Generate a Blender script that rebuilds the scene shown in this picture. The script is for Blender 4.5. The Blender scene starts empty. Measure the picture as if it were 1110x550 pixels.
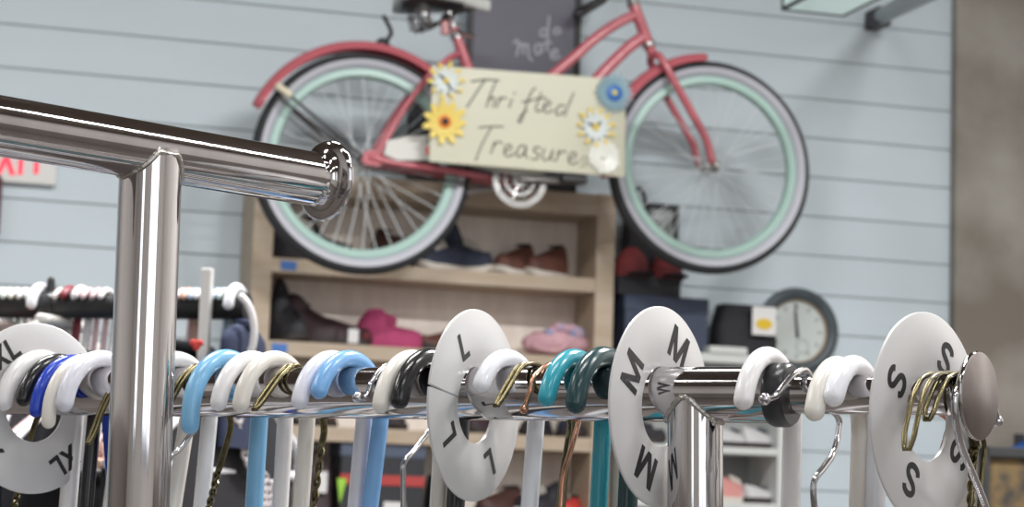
import bpy, bmesh, math, random
from math import sin, cos, pi, radians, sqrt, atan, atan2, acos
from mathutils import Vector, Matrix
random.seed(7)
S = bpy.context.scene
COL = S.collection
# ------------------------------------------------------------------ camera
F, CX, CY = 2400.0, 555.0, 275.0
ROLL, PITCH = 0.0325, atan(297 / 2400.0)
CAM = Vector((0, 0, 1.35))
fwd = Vector((0, cos(PITCH), sin(PITCH)))
up0 = Vector((0, -sin(PITCH), cos(PITCH)))
rt0 = Vector((1, 0, 0))
rt = rt0 * cos(ROLL) + up0 * sin(ROLL)
up = up0 * cos(ROLL) - rt0 * sin(ROLL)

def ray(px, py):
    return rt * ((px - CX) / F) + up * ((CY - py) / F) + fwd

def P(px, py, d):
    """point of the place seen at px,py at distance d along the view axis"""
    return CAM + ray(px, py) * d

def project(p):
    v = p - CAM
    d = v.dot(fwd)
    return CX + F * v.dot(rt) / d, CY - F * v.dot(up) / d

cd = bpy.data.cameras.new('camera')
cam = bpy.data.objects.new('camera', cd)
COL.objects.link(cam)
cam.matrix_world = Matrix.Translation(CAM) @ Matrix((rt, up, -fwd)).transposed().to_4x4()
cd.sensor_width = 36.0
cd.lens = 36.0 * F / 1110.0
cd.clip_start = 0.02
cd.dof.use_dof = True
cd.dof.focus_distance = 0.97
cd.dof.aperture_fstop = 27.0
S.camera = cam

# ------------------------------------------------------------------ materials
def lin(c):
    return tuple(((x / 255.0) / 12.92 if x <= 10 else (((x / 255.0) + 0.055) / 1.055) ** 2.4) for x in c)

def mat(name, rgb, rough=0.5, metal=0.0, noise=0.0, nscale=20.0, bump=0.0, bscale=80.0, spec=0.5, emis=None, estr=0.0,
        rgb2=None, trans=0.0, stretch=None, sss=0.0, coat=0.0):
    m = bpy.data.materials.new(name)
    m.use_nodes = True
    nt = m.node_tree
    b = nt.nodes['Principled BSDF']
    c = lin(rgb) + (1,)
    b.inputs['Base Color'].default_value = c
    b.inputs['Roughness'].default_value = rough
    b.inputs['Metallic'].default_value = metal
    b.inputs['Specular IOR Level'].default_value = spec
    if trans:
        b.inputs['Transmission Weight'].default_value = trans
    if coat:
        b.inputs['Coat Weight'].default_value = coat
        b.inputs['Coat Roughness'].default_value = 0.08
    if emis:
        b.inputs['Emission Color'].default_value = lin(emis) + (1,)
        b.inputs['Emission Strength'].default_value = estr
    tc = None
    def coords():
        tcn = nt.nodes.new('ShaderNodeTexCoord')
        if stretch:
            mp = nt.nodes.new('ShaderNodeMapping')
            mp.inputs['Scale'].default_value = stretch
            nt.links.new(tcn.outputs['Object'], mp.inputs['Vector'])
            return mp.outputs['Vector']
        return tcn.outputs['Object']
    if noise or rgb2:
        v = coords()
        n = nt.nodes.new('ShaderNodeTexNoise')
        n.inputs['Scale'].default_value = nscale
        n.inputs['Detail'].default_value = 5
        nt.links.new(v, n.inputs['Vector'])
        r = nt.nodes.new('ShaderNodeValToRGB')
        r.color_ramp.elements[0].position = 0.35
        r.color_ramp.elements[1].position = 0.65
        if rgb2:
            a, d = c, lin(rgb2) + (1,)
        else:
            a = tuple(x * (1 - noise) for x in c[:3]) + (1,)
            d = tuple(min(1, x * (1 + noise)) for x in c[:3]) + (1,)
        r.color_ramp.elements[0].color = a
        r.color_ramp.elements[1].color = d
        nt.links.new(n.outputs['Fac'], r.inputs['Fac'])
        nt.links.new(r.outputs['Color'], b.inputs['Base Color'])
    if bump:
        v = coords()
        n = nt.nodes.new('ShaderNodeTexNoise')
        n.inputs['Scale'].default_value = bscale
        n.inputs['Detail'].default_value = 4
        nt.links.new(v, n.inputs['Vector'])
        bp = nt.nodes.new('ShaderNodeBump')
        bp.inputs['Strength'].default_value = bump
        bp.inputs['Distance'].default_value = 0.002
        nt.links.new(n.outputs['Fac'], bp.inputs['Height'])
        nt.links.new(bp.outputs['Normal'], b.inputs['Normal'])
    return m

M = {}
M['chrome'] = mat('polished_chrome', (196, 193, 194), 0.07, 1.0, noise=0.06, nscale=60, stretch=(1, 1, 0.05))
M['weld'] = mat('weld_bead', (190, 186, 180), 0.22, 1.0, bump=0.6, bscale=500)
M['capface'] = mat('brushed_cap_face', (150, 142, 140), 0.38, 1.0, noise=0.08, nscale=80)
M['blackplastic'] = mat('black_plastic', (44, 44, 47), 0.3)
M['white'] = mat('white_plastic', (232, 231, 232), 0.22, noise=0.02, nscale=30)
M['milky'] = mat('milky_plastic', (236, 238, 244), 0.15, noise=0.02, nscale=30)
M['cream'] = mat('cream_plastic', (228, 224, 216), 0.25, noise=0.02, nscale=30)
M['lilac'] = mat('cool_white_plastic', (222, 223, 234), 0.22)
M['sky'] = mat('sky_blue_plastic', (122, 178, 216), 0.25, noise=0.03, nscale=30)
M['blue'] = mat('light_blue_plastic', (120, 172, 224), 0.25, noise=0.03, nscale=30)
M['royal'] = mat('royal_blue_plastic', (32, 66, 182), 0.22)
M['black'] = mat('glossy_black_plastic', (34, 34, 36), 0.2)
M['turq'] = mat('turquoise_plastic', (52, 156, 174), 0.22, noise=0.03, nscale=30)
M['teal'] = mat('dark_teal_plastic', (36, 66, 70), 0.22)
M['brass'] = mat('brass_wire', (104, 96, 70), 0.26, 1.0, noise=0.15, nscale=120)
M['copper'] = mat('copper_wire', (196, 146, 120), 0.2, 1.0, noise=0.1, nscale=120)
M['wire'] = mat('chrome_wire', (196, 196, 200), 0.12, 1.0)
M['disc'] = mat('divider_white', (210, 209, 209), 0.3, noise=0.012, nscale=15)
M['ink'] = mat('black_ink', (38, 38, 40), 0.5)
M['siding'] = mat('painted_siding', (200, 213, 221), 0.5, noise=0.025, nscale=1.3, stretch=(1, 1, 3))
M['groove'] = mat('siding_gap', (150, 158, 160), 0.8)
M['concrete'] = mat('stained_concrete', (164, 160, 153), 0.85, rgb2=(128, 121, 112), nscale=2.6, bump=0.3, bscale=30)
M['birch'] = mat('birch_ply', (184, 169, 151), 0.55, rgb2=(175, 157, 135), nscale=6, stretch=(1, 6, 6))
M['birchback'] = mat('pale_ply_back', (236, 226, 216), 0.6, rgb2=(224, 212, 202), nscale=5, stretch=(6, 6, 1))
M['pink'] = mat('coral_pink_paint', (196, 104, 114), 0.25, noise=0.04, nscale=10, coat=0.4)
M['tire'] = mat('tire_rubber', (46, 48, 52), 0.7, bump=0.3, bscale=200)
M['sidewall'] = mat('whitewall_rubber', (188, 190, 200), 0.5)
M['mint'] = mat('mint_rim_paint', (172, 204, 196), 0.35)
M['spoke'] = mat('steel_spoke', (222, 228, 232), 0.35, 0.35)
M['alloy'] = mat('silver_alloy', (190, 190, 190), 0.28, 1.0)
M['darksteel'] = mat('dark_steel', (70, 66, 66), 0.4, 0.7)
M['ivory'] = mat('ivory_plastic', (230, 222, 196), 0.4)
M['vinyl'] = mat('pale_vinyl', (205, 208, 204), 0.45)
M['guard'] = mat('chainguard_white', (212, 212, 206), 0.35)
M['coral'] = mat('coral_sticker', (236, 130, 120), 0.5)
M['reflector'] = mat('red_reflector', (150, 36, 40), 0.2)
M['signcream'] = mat('cream_sign_board', (200, 199, 178), 0.3, noise=0.02, nscale=5)
M['signink'] = mat('sign_black_paint', (38, 38, 38), 0.5)
M['glareink'] = mat('glare_paled_ink', (150, 150, 132), 0.5)  # paler ink for the last s: glare over it is put into the colour
M['petalwhite'] = mat('petal_white', (216, 226, 226), 0.5)
M['petalpale'] = mat('petal_gloss_white', (236, 238, 230), 0.2)
M['petalyellow'] = mat('petal_yellow', (232, 208, 104), 0.5)
M['petallemon'] = mat('petal_lemon', (236, 222, 92), 0.5)
M['orange'] = mat('flower_orange', (226, 130, 40), 0.5)
M['petalblue'] = mat('petal_dusty_blue', (132, 166, 180), 0.5)
M['deepblue'] = mat('flower_deep_blue', (30, 100, 176), 0.45)
M['chalkboard'] = mat('chalkboard_slate', (112, 112, 124), 0.6, noise=0.05, nscale=4)
M['chalk'] = mat('chalk', (176, 178, 188), 0.9)
M['blackwood'] = mat('black_frame', (44, 46, 48), 0.5)
M['exitplate'] = mat('exit_plate', (222, 222, 220), 0.4)
M['exitred'] = mat('exit_letters', (236, 60, 84), 0.4, emis=(255, 50, 80), estr=0.55)
M['maroon'] = mat('maroon_paint', (92, 36, 52), 0.5)
M['railblack'] = mat('black_rail', (30, 30, 32), 0.5)
M['rackwhite'] = mat('white_enamel', (214, 212, 210), 0.4)
M['fabblack'] = mat('black_cloth', (34, 33, 38), 0.9, bump=0.4, bscale=120)
M['fabnavy'] = mat('navy_cloth', (44, 52, 78), 0.9, bump=0.4, bscale=120)
M['fabsalmon'] = mat('salmon_cloth', (236, 112, 92), 0.9, bump=0.4, bscale=120)
M['fabteal'] = mat('teal_cloth', (44, 110, 150), 0.9, bump=0.4, bscale=120)
M['fabwhite'] = mat('white_cloth', (214, 212, 208), 0.9, bump=0.4, bscale=120)
M['fabblue'] = mat('blue_cloth', (36, 84, 158), 0.9, bump=0.4, bscale=120)
M['fabpeach'] = mat('peach_plastic', (220, 180, 160), 0.5)
M['palepink'] = mat('pale_pink_plastic', (214, 186, 190), 0.4)
M['palemint'] = mat('pale_mint_plastic', (206, 220, 214), 0.4)
M['paleblue'] = mat('pale_blue_plastic', (180, 200, 222), 0.4)
M['burgundy'] = mat('burgundy_plastic', (128, 44, 58), 0.4)
M['lace'] = mat('lace_white', (196, 190, 192), 0.9)
M['red'] = mat('red_cloth', (200, 62, 58), 0.7)
M['dullred'] = mat('dull_red_cloth', (128, 50, 52), 0.85, rgb2=(88, 40, 44), nscale=14)
M['redstripe'] = mat('red_card', (176, 62, 60), 0.6)
M['slate'] = mat('slate_blue_card', (78, 88, 108), 0.6, noise=0.06, nscale=8)
M['lime'] = mat('lime_card', (156, 208, 70), 0.6)
M['tagwhite'] = mat('white_paper', (222, 222, 222), 0.7)
M['tagyellow'] = mat('yellow_sticker', (220, 186, 40), 0.6)
M['tagblue'] = mat('blue_tape', (70, 118, 190), 0.6)
M['shoeblack'] = mat('black_leather', (40, 40, 46), 0.5, noise=0.2, nscale=30)
M['shoegrey'] = mat('grey_black_suede', (66, 66, 70), 0.8, rgb2=(36, 36, 42), nscale=14)
M['shoenavy'] = mat('navy_canvas', (46, 52, 70), 0.8, noise=0.12, nscale=25)
M['shoebrown'] = mat('brown_leather', (98, 62, 52), 0.6, noise=0.15, nscale=25)
M['shoedkbrown'] = mat('dark_brown_leather', (74, 48, 44), 0.6, noise=0.15, nscale=25)
M['shoeplum'] = mat('plum_leather', (58, 36, 44), 0.6, rgb2=(44, 28, 34), nscale=20)
M['magenta'] = mat('magenta_felt', (168, 64, 106), 0.8, noise=0.08, nscale=25)
M['sole'] = mat('white_sole', (206, 200, 192), 0.6)
M['darksole'] = mat('dark_sole', (52, 46, 46), 0.7)
M['floral'] = mat('pastel_floral', (206, 160, 164), 0.8, rgb2=(118, 144, 186), nscale=34)
M['pastelpink'] = mat('pastel_pink_cloth', (212, 170, 176), 0.8, rgb2=(190, 150, 160), nscale=20)
M['shoewhite'] = mat('white_trainer', (200, 200, 202), 0.6)
M['shoepink'] = mat('pink_trainer', (206, 144, 138), 0.7)
M['boxnavy'] = mat('navy_box_card', (52, 62, 84), 0.6, noise=0.06, nscale=8)
M['boxblack'] = mat('black_box_card', (42, 44, 50), 0.6)
M['bagblack'] = mat('black_bag_cloth', (36, 36, 42), 0.8, bump=0.4, bscale=60)
M['unitwhite'] = mat('white_shelf_laminate', (206, 210, 208), 0.5)
M['unitback'] = mat('grey_shelf_back', (160, 162, 162), 0.6)
M['clockrim'] = mat('grey_clock_rim', (78, 88, 94), 0.5, rgb2=(66, 74, 80), nscale=16)
M['clockface'] = mat('clock_face', (200, 208, 206), 0.6)
M['clockmark'] = mat('clock_marks', (150, 158, 160), 0.6)
M['rustedge'] = mat('tan_inner_ring', (188, 168, 148), 0.5)
M['pattern'] = mat('dark_gold_pattern', (50, 47, 44), 0.7, rgb2=(108, 88, 54), nscale=20)
M['floor'] = mat('worn_concrete_floor', (96, 90, 86), 0.5, noise=0.15, nscale=2)
M['ceil'] = mat('dark_timber_ceiling', (112, 98, 88), 0.8, noise=0.2, nscale=3, stretch=(1, 8, 1))
M['sidewallpaint'] = mat('side_wall_paint', (128, 121, 116), 0.7, noise=0.04, nscale=2)
M['frontpaint'] = mat('front_wall_paint', (206, 202, 198), 0.7, noise=0.05, nscale=2)
M['glass'] = mat('pale_lamp_glass', (206, 226, 224), 0.15, emis=(206, 232, 226), estr=0.35)
M['pipe'] = mat('grey_steel_pipe', (146, 154, 158), 0.4, 0.3)
M['pastichrome'] = mat('glossy_film', (150, 156, 160), 0.15, 0.6, rgb2=(50, 54, 50), nscale=14)
M['film'] = mat('clear_grey_plastic', (205, 205, 208), 0.2)

# ------------------------------------------------------------------ mesh builder
def frames(pts):
    n = len(pts)
    T = []
    for i in range(n):
        a = pts[max(0, i - 1)]; b = pts[min(n - 1, i + 1)]
        t = (b - a)
        T.append(t.normalized() if t.length > 1e-12 else Vector((0, 0, 1)))
    u = T[0].orthogonal().normalized()
    out = []
    for i in range(n):
        u = (u - T[i] * u.dot(T[i]))
        u = u.normalized() if u.length > 1e-9 else T[i].orthogonal().normalized()
        out.append((T[i], u, T[i].cross(u)))
    return out

class G:
    def __init__(s):
        s.v, s.f, s.m, s.sm = [], [], [], []
    def add(s, vs, fs, mi=0, X=None, smooth=True):
        b = len(s.v)
        for v in vs:
            v = Vector(v)
            s.v.append(X @ v if X else v)
        for f in fs:
            s.f.append(tuple(b + i for i in f)); s.m.append(mi); s.sm.append(smooth)
        return s
    def tube(s, pts, r, seg=10, mi=0, X=None, round_ends=True, closed=False, flat=1.0):
        pts = [Vector(p) for p in pts]
        rs = list(r) if isinstance(r, (list, tuple)) else [r] * len(pts)
        if closed:
            pts = pts + [pts[0]]; rs = rs + [rs[0]]
        fr = frames(pts)
        if round_ends and not closed:
            T0, T1 = fr[0][0], fr[-1][0]
            pre, prer, prf, post, postr, pof = [], [], [], [], [], []
            for k in range(1, 5):
                a = k / 4 * pi / 2 * 0.97
                pre.insert(0, pts[0] - T0 * rs[0] * sin(a)); prer.insert(0, rs[0] * cos(a)); prf.append(fr[0])
                post.append(pts[-1] + T1 * rs[-1] * sin(a)); postr.append(rs[-1] * cos(a)); pof.append(fr[-1])
            pts = pre + pts + post; rs = prer + rs + postr; fr = prf + fr + pof
        vs, fs = [], []
        n = len(pts)
        for i in range(n):
            T, u, w = fr[i]
            for k in range(seg):
                a = 2 * pi * k / seg
                vs.append(pts[i] + (u * cos(a) + w * sin(a) * flat) * rs[i])
        for i in range(n - 1):
            for k in range(seg):
                k2 = (k + 1) % seg
                fs.append((i * seg + k, i * seg + k2, (i + 1) * seg + k2, (i + 1) * seg + k))
        if not closed:
            fs.append(tuple(range(seg - 1, -1, -1)))
            fs.append(tuple((n - 1) * seg + k for k in range(seg)))
        return s.add(vs, fs, mi, X)
    def lathe(s, prof, seg=48, mi=0, X=None, smooth=True, close=False):
        """prof: list of (r, h) revolved about local Z"""
        vs, fs = [], []
        n = len(prof)
        for r, h in prof:
            for k in range(seg):
                a = 2 * pi * k / seg
                vs.append((r * cos(a), r * sin(a), h))
        for i in range(n if close else n - 1):
            j = (i + 1) % n
            for k in range(seg):
                k2 = (k + 1) % seg
                fs.append((i * seg + k, i * seg + k2, j * seg + k2, j * seg + k))
        if not close:
            if prof[0][0] > 1e-9: fs.append(tuple(range(seg - 1, -1, -1)))
            if prof[-1][0] > 1e-9: fs.append(tuple((n - 1) * seg + k for k in range(seg)))
        return s.add(vs, fs, mi, X, smooth)
    def box(s, lo, hi, mi=0, X=None, bev=0.0):
        bm = bmesh.new()
        bmesh.ops.create_cube(bm, size=1)
        lo, hi = Vector(lo), Vector(hi)
        for v in bm.verts:
            v.co = Vector([(lo[i] + hi[i]) / 2 + v.co[i] * (hi[i] - lo[i]) for i in range(3)])
        if bev:
            bmesh.ops.bevel(bm, geom=bm.edges[:], offset=bev, segments=2, affect='EDGES', profile=0.5)
        bm.verts.index_update()
        vs = [v.co.copy() for v in bm.verts]
        fs = [tuple(v.index for v in f.verts) for f in bm.faces]
        bm.free()
        return s.add(vs, fs, mi, X, False)
    def prism(s, poly, h0, h1, mi=0, X=None, smooth=False):
        """polygon in local XY extruded from z=h0 to z=h1"""
        n = len(poly)
        vs = [(p[0], p[1], h0) for p in poly] + [(p[0], p[1], h1) for p in poly]
        fs = [tuple(range(n - 1, -1, -1)), tuple(range(n, 2 * n))]
        for i in range(n):
            j = (i + 1) % n
            fs.append((i, j, n + j, n + i))
        return s.add(vs, fs, mi, X, smooth)
    def blob(s, c, r, mi=0, X=None, nu=16, nv=10, fn=None):
        vs, fs = [], []
        c = Vector(c)
        for i in range(nv + 1):
            th = pi * i / nv
            for k in range(nu):
                ph = 2 * pi * k / nu
                q = Vector((sin(th) * cos(ph), sin(th) * sin(ph), cos(th)))
                k_ = fn(q) if fn else 1.0
                vs.append(c + Vector((q.x * r[0], q.y * r[1], q.z * r[2])) * k_)
        for i in range(nv):
            for k in range(nu):
                k2 = (k + 1) % nu
                fs.append((i * nu + k, (i + 1) * nu + k, (i + 1) * nu + k2, i * nu + k2))
        return s.add(vs, fs, mi, X)
    def loft(s, rings, mi=0, X=None, cap=True, smooth=True):
        vs, fs = [], []
        n = len(rings[0])
        for r in rings: vs += [Vector(p) for p in r]
        for i in range(len(rings) - 1):
            for k in range(n):
                k2 = (k + 1) % n
                fs.append((i * n + k, i * n + k2, (i + 1) * n + k2, (i + 1) * n + k))
        if cap:
            fs.append(tuple(range(n - 1, -1, -1)))
            fs.append(tuple((len(rings) - 1) * n + k for k in range(n)))
        return s.add(vs, fs, mi, X, smooth)
    def mesh(s, name, mats):
        me = bpy.data.meshes.new(name)
        me.from_pydata([tuple(v) for v in s.v], [], s.f)
        mats = mats if isinstance(mats, (list, tuple)) else [mats]
        for m in mats: me.materials.append(M[m] if isinstance(m, str) else m)
        me.polygons.foreach_set('material_index', s.m)
        me.polygons.foreach_set('use_smooth', s.sm)
        bm = bmesh.new(); bm.from_mesh(me)
        bmesh.ops.recalc_face_normals(bm, faces=bm.faces[:])
        for e in bm.edges:
            if len(e.link_faces) == 2 and e.calc_face_angle(0) > radians(40): e.smooth = False
        bm.to_mesh(me); bm.free()
        me.update()
        return me
    def build(s, name, mats, parent=None, X=None):
        o = bpy.data.objects.new(name, s.mesh(name, mats))
        COL.objects.link(o)
        if parent is not None: o.parent = parent
        if X is not None:
            if parent is None: o.matrix_world = X
            else: o.matrix_local = X
        return o

def empty(name, X):
    o = bpy.data.objects.new(name, None)
    o.empty_display_size = 0.05
    COL.objects.link(o)
    o.matrix_world = X if isinstance(X, Matrix) else Matrix.Translation(X)
    return o

def tag(o, label, cat, group=None, kind=None):
    o['label'] = label; o['category'] = cat
    if group: o['group'] = group
    if kind: o['kind'] = kind
    return o

def struct(o):
    o['kind'] = 'structure'
    return o

def link_copy(o, parent=None, X=None):
    c = o.copy(); COL.objects.link(c)
    if parent is not None: c.parent = parent
    if X is not None:
        if parent is None: c.matrix_world = X
        else: c.matrix_local = X
    return c

def crom(pts, n=6, closed=False):
    pts = [Vector(p) for p in pts]
    out = []
    m = len(pts)
    for i in range(m if closed else m - 1):
        if closed:
            a, b, c, d = pts[(i - 1) % m], pts[i], pts[(i + 1) % m], pts[(i + 2) % m]
        else:
            b, c = pts[i], pts[i + 1]
            a = pts[i - 1] if i > 0 else b * 2 - c
            d = pts[i + 2] if i + 2 < m else c * 2 - b
        for k in range(n):
            t = k / n
            out.append(0.5 * ((2 * b) + (c - a) * t + (2 * a - 5 * b + 4 * c - d) * t * t + (3 * b - a - 3 * c + d) * t ** 3))
    if not closed: out.append(pts[-1])
    return out

def T3(x, y, z): return Matrix.Translation((x, y, z))
def axis_frame(o, zdir, xhint=None):
    z = Vector(zdir).normalized()
    x = Vector(xhint) if xhint is not None else z.orthogonal()
    x = (x - z * x.dot(z)).normalized()
    y = z.cross(x)
    X = Matrix((x, y, z)).transposed().to_4x4()
    X.translation = Vector(o)
    return X

LETTERS = {
 'L': (0.56, [[(0.08, 1.0), (0.08, 0.0)], [(0.0, 0.08), (0.56, 0.08)]]),
 'X': (0.78, [[(0.08, 1.0), (0.70, 0.0)], [(0.70, 1.0), (0.08, 0.0)]]),
 'M': (1.02, [[(0.08, 0.0), (0.08, 1.0)], [(0.10, 1.0), (0.51, 0.0)], [(0.92, 1.0), (0.51, 0.0)], [(0.94, 0.0), (0.94, 1.0)]]),
 'E': (0.62, [[(0.09, 0.0), (0.09, 1.0)], [(0.0, 0.92), (0.6, 0.92)], [(0.0, 0.5), (0.55, 0.5)], [(0.0, 0.08), (0.62, 0.08)]]),
 'I': (0.18, [[(0.09, 0.0), (0.09, 1.0)]]),
 'T': (0.74, [[(0.37, 0.0), (0.37, 1.0)], [(0.0, 0.92), (0.74, 0.92)]]),
 'S': (0.70, [[(0.63, 0.76), (0.57, 0.87), (0.36, 0.93), (0.15, 0.86), (0.09, 0.73), (0.17, 0.60), (0.37, 0.51), (0.57, 0.41), (0.63, 0.26), (0.54, 0.12), (0.34, 0.07), (0.13, 0.13), (0.06, 0.26)]]),
}
def text_geo(txt, size, depth, wt=0.185):
    """block letters of flat strokes, centred on the origin in XY"""
    g = G(); x0 = 0.0
    for ch in txt:
        w, strokes = LETTERS[ch]
        for n_, st in enumerate(strokes):
            pts = [Vector((x0 + x, y, 0)) for x, y in st]
            if len(pts) > 2: pts = crom(pts, 5)
            rings = []
            for i, p in enumerate(pts):
                t = (pts[min(len(pts) - 1, i + 1)] - pts[max(0, i - 1)]).normalized()
                nrm = Vector((-t.y, t.x, 0)) * wt / 2
                if len(pts) == 2 and abs(t.y) > 0.2 and abs(t.x) > 0.05: nrm = Vector((wt / 2 / abs(t.y), 0, 0)) * (-1 if t.y > 0 else 1)
                d = depth / size * (1 + 0.1 * n_)
                rings.append([p + nrm + Vector((0, 0, -d)), p + nrm + Vector((0, 0, d)), p - nrm + Vector((0, 0, d)), p - nrm + Vector((0, 0, -d))])
            g.loft(rings, smooth=False)
        x0 += w + 0.12
    c = Vector(((x0 - 0.12) / 2, 0.5, 0))
    return [(v - c) * size for v in g.v], g.f

# ------------------------------------------------------------------ wall frame: X along the wall, Y into the wall, Z up
wd = ray(8742, 838)
wd.z = 0; wd.normalize()
wn_in = Vector((-wd.y, wd.x, 0))
_w0 = P(393, 300, 7.02)
_o = Vector((CAM.x, CAM.y, 0))
_t = (_w0 - _o).dot(wn_in)                       # distance of the wall plane
WO = Vector((0, 0, 0)) + wn_in * _t
W = Matrix((wd, wn_in, Vector((0, 0, 1)))).transposed().to_4x4()
W.translation = WO
Wi = W.inverted()

def wp(px, py, off=0.0):
    """wall-local point seen at px,py on the plane 'off' metres in front of the wall"""
    c = Wi @ CAM
    r = Wi.to_3x3() @ ray(px, py)
    t = (-off - c.y) / r.y
    return c + r * t
def wu(px, off=0.0, py=300): return wp(px, py, off).x
def wz(px, py, off=0.0): return wp(px, py, off).z

# ================================================================== SETTING
WINDOW_L, TUBE = 1.85, 1.0
def room():
    u0, u1, y0, ztop = -4.6, 4.4, -9.8, 4.2
    # siding wall: boards with recessed gaps
    g = G()
    z_lines = sorted(wz(1035, 38 + 41.7 * k) for k in range(-16, 70))
    z_lines = [z for z in z_lines if 0.05 < z < ztop - 0.03]
    prev = 0.0
    gap = 0.0024
    for z in z_lines + [ztop]:
        g.box((u0, 0.0, prev + gap), (u1, 0.03, z - gap), 0, bev=0.002)
        prev = z
    g.box((u0, 0.005, 0), (u1, 0.06, ztop), 1)
    struct(g.build('wall_back', ['siding', 'groove'], X=W))
    struct(G().box((u0, y0, -0.05), (u1, 0.03, 0)).build('floor', 'floor', X=W))
    struct(G().box((u0, y0, ztop), (u1, 0.03, ztop + 0.08)).build('ceiling', 'ceil', X=W))
    for nm, xa, xb in (('wall_left', u0 - 0.1, u0), ('wall_right', u1, u1 + 0.1)):
        g = G()
        g.box((xa, y0, 1.55), (xb, 0.03, ztop), 0)
        g.box((xa, y0, 0), (xb, 0.03, 1.55), 1)
        struct(g.build(nm, ['frontpaint', 'sidewallpaint'], X=W))
    # shop front behind the camera with two big openings
    g = G()
    ws = [(-2.6, -1.7), (-0.1, 2.1)]
    zb, zt = 1.5, 3.9
    g.box((u0, y0 - 0.12, 0), (u1, y0, zb)); g.box((u0, y0 - 0.12, zt), (u1, y0, ztop))
    xs = [u0] + [x for w in ws for x in w] + [u1]
    for a, b in zip(xs[0::2], xs[1::2]): g.box((a, y0 - 0.12, zb), (b, y0, zt))
    struct(g.build('wall_front', 'frontpaint', X=W))
    for i, (a, b) in enumerate(ws):
        f = G()
        for x in (a, (a + b) / 2 - 0.03, b - 0.06): f.box((x, y0 - 0.1, zb), (x + 0.06, y0 - 0.03, zt), bev=0.004)
        for z in (zb, zt - 0.06): f.box((a, y0 - 0.1, z), (b, y0 - 0.03, z + 0.06), bev=0.004)
        struct(f.build('window_%d' % (i + 1), 'blackwood', X=W))
        L = bpy.data.lights.new('daylight', 'AREA')
        L.shape = 'RECTANGLE'; L.size = b - a - 0.1; L.size_y = zt - zb - 0.1
        L.energy = WINDOW_L * pi * (b - a - 0.1) * (zt - zb - 0.1); L.color = (0.98, 0.99, 1.0)
        lo = bpy.data.objects.new('daylight', L); COL.objects.link(lo)
        lo.matrix_world = W @ T3((a + b) / 2, y0 - 0.11, (zb + zt) / 2) @ Matrix.Rotation(radians(90), 4, 'X')
    # ceiling tube lamps out of view, added to light the wall and racks
    for x, px_ in ((-2.6, 0.5), (0.2, 1.0), (2.8, 1.6)):
        for y, pw in ((-4.1, 122), (-6.2, 32), (-8.2, 18)):
            t = empty('fill_ceiling_light', W @ T3(x, y, ztop - 0.1))
            tag(t, 'added fluorescent tube lamp, out of view under the dark ceiling', 'added fill light', 'added fluorescent fill lamps')
            G().box((-0.65, -0.09, 0.02), (0.65, 0.09, 0.1), bev=0.01).build('housing', 'rackwhite', t)
            L = bpy.data.lights.new('fill_tube_lamp', 'AREA')
            L.shape = 'RECTANGLE'; L.size = 1.25; L.size_y = 0.14; L.energy = pw * px_ * TUBE; L.color = (1.0, 0.99, 0.97)
            lo = bpy.data.objects.new('fill_tube_lamp', L); COL.objects.link(lo); lo.parent = t
            lo.matrix_local = T3(0, 0, 0.012)
    # concrete pillar on the right, standing proud of the wall
    a = wu(1035.5, 0.045)
    g = G(); g.box((a, -0.045, 0), (a + 1.3, 0.0, ztop), bev=0.006)
    struct(g.build('wall_pillar', 'concrete', X=W))
    w = bpy.data.worlds.new('world'); S.world = w; w.use_nodes = True
    w.node_tree.nodes['Background'].inputs['Color'].default_value = (0.75, 0.85, 1, 1)
    w.node_tree.nodes['Background'].inputs['Strength'].default_value = 1.0
room()

# ================================================================== THE TWO RACKS
RR = 0.0125                                       # rail radius
def bdepth(px): return 216.0 / (209 + 0.0478 * (px - 555))
_B0, _B1 = P(-260, 423.2, bdepth(-260)), P(1058, 429.5, bdepth(1058))
dB = (_B1 - _B0).normalized()                     # towards the near right end
eB = Vector((-dB.y, dB.x, 0)).normalized()        # across the rail, pointing right and away
if eB.y < 0: eB = -eB
ZUP = Vector((0, 0, 1))
nB = dB

def railB(px):
    """point of rail axis seen at image column px"""
    lo, hi = -0.2, 1.2
    for _ in range(50):
        m = (lo + hi) / 2
        if project(_B0.lerp(_B1, m))[0] < px: lo = m
        else: hi = m
    return _B0.lerp(_B1, (lo + hi) / 2)

def cap_geo(g, X, r):
    """flared end cap around +Z, tube end at 0"""
    g.lathe([(r * 0.995, -0.010), (r * 0.93, -0.0092), (r * 0.86, -0.0085), (r * 0.85, -0.006), (r * 0.88, -0.0042), (r * 0.98, -0.0028), (0.0150, -0.0018), (0.0172, -0.0014), (0.0182, -0.0010), (0.0188, 0.0), (0.0188, 0.0008), (0.0184, 0.0014)], 64, 0, X)
    g.lathe([(0.0184, 0.0014), (0.0178, 0.0019), (0.0, 0.0021)], 64, 1, X)

def weld(c, axis, side, rp, rr):
    """bead where a post of radius rp meets the underside of a rail of radius rr"""
    pts, rs = [], []
    rnd = random.Random(3)
    for k in range(72):
        a = 2 * pi * k / 72
        y = max(-rr * 0.985, min(rr * 0.985, rp * sin(a)))
        pts.append(c + axis * rp * cos(a) * 1.01 + side * y - ZUP * sqrt(rr * rr - y * y))
        rs.append(0.0011 + 0.0004 * rnd.random())
    return pts, rs

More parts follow.
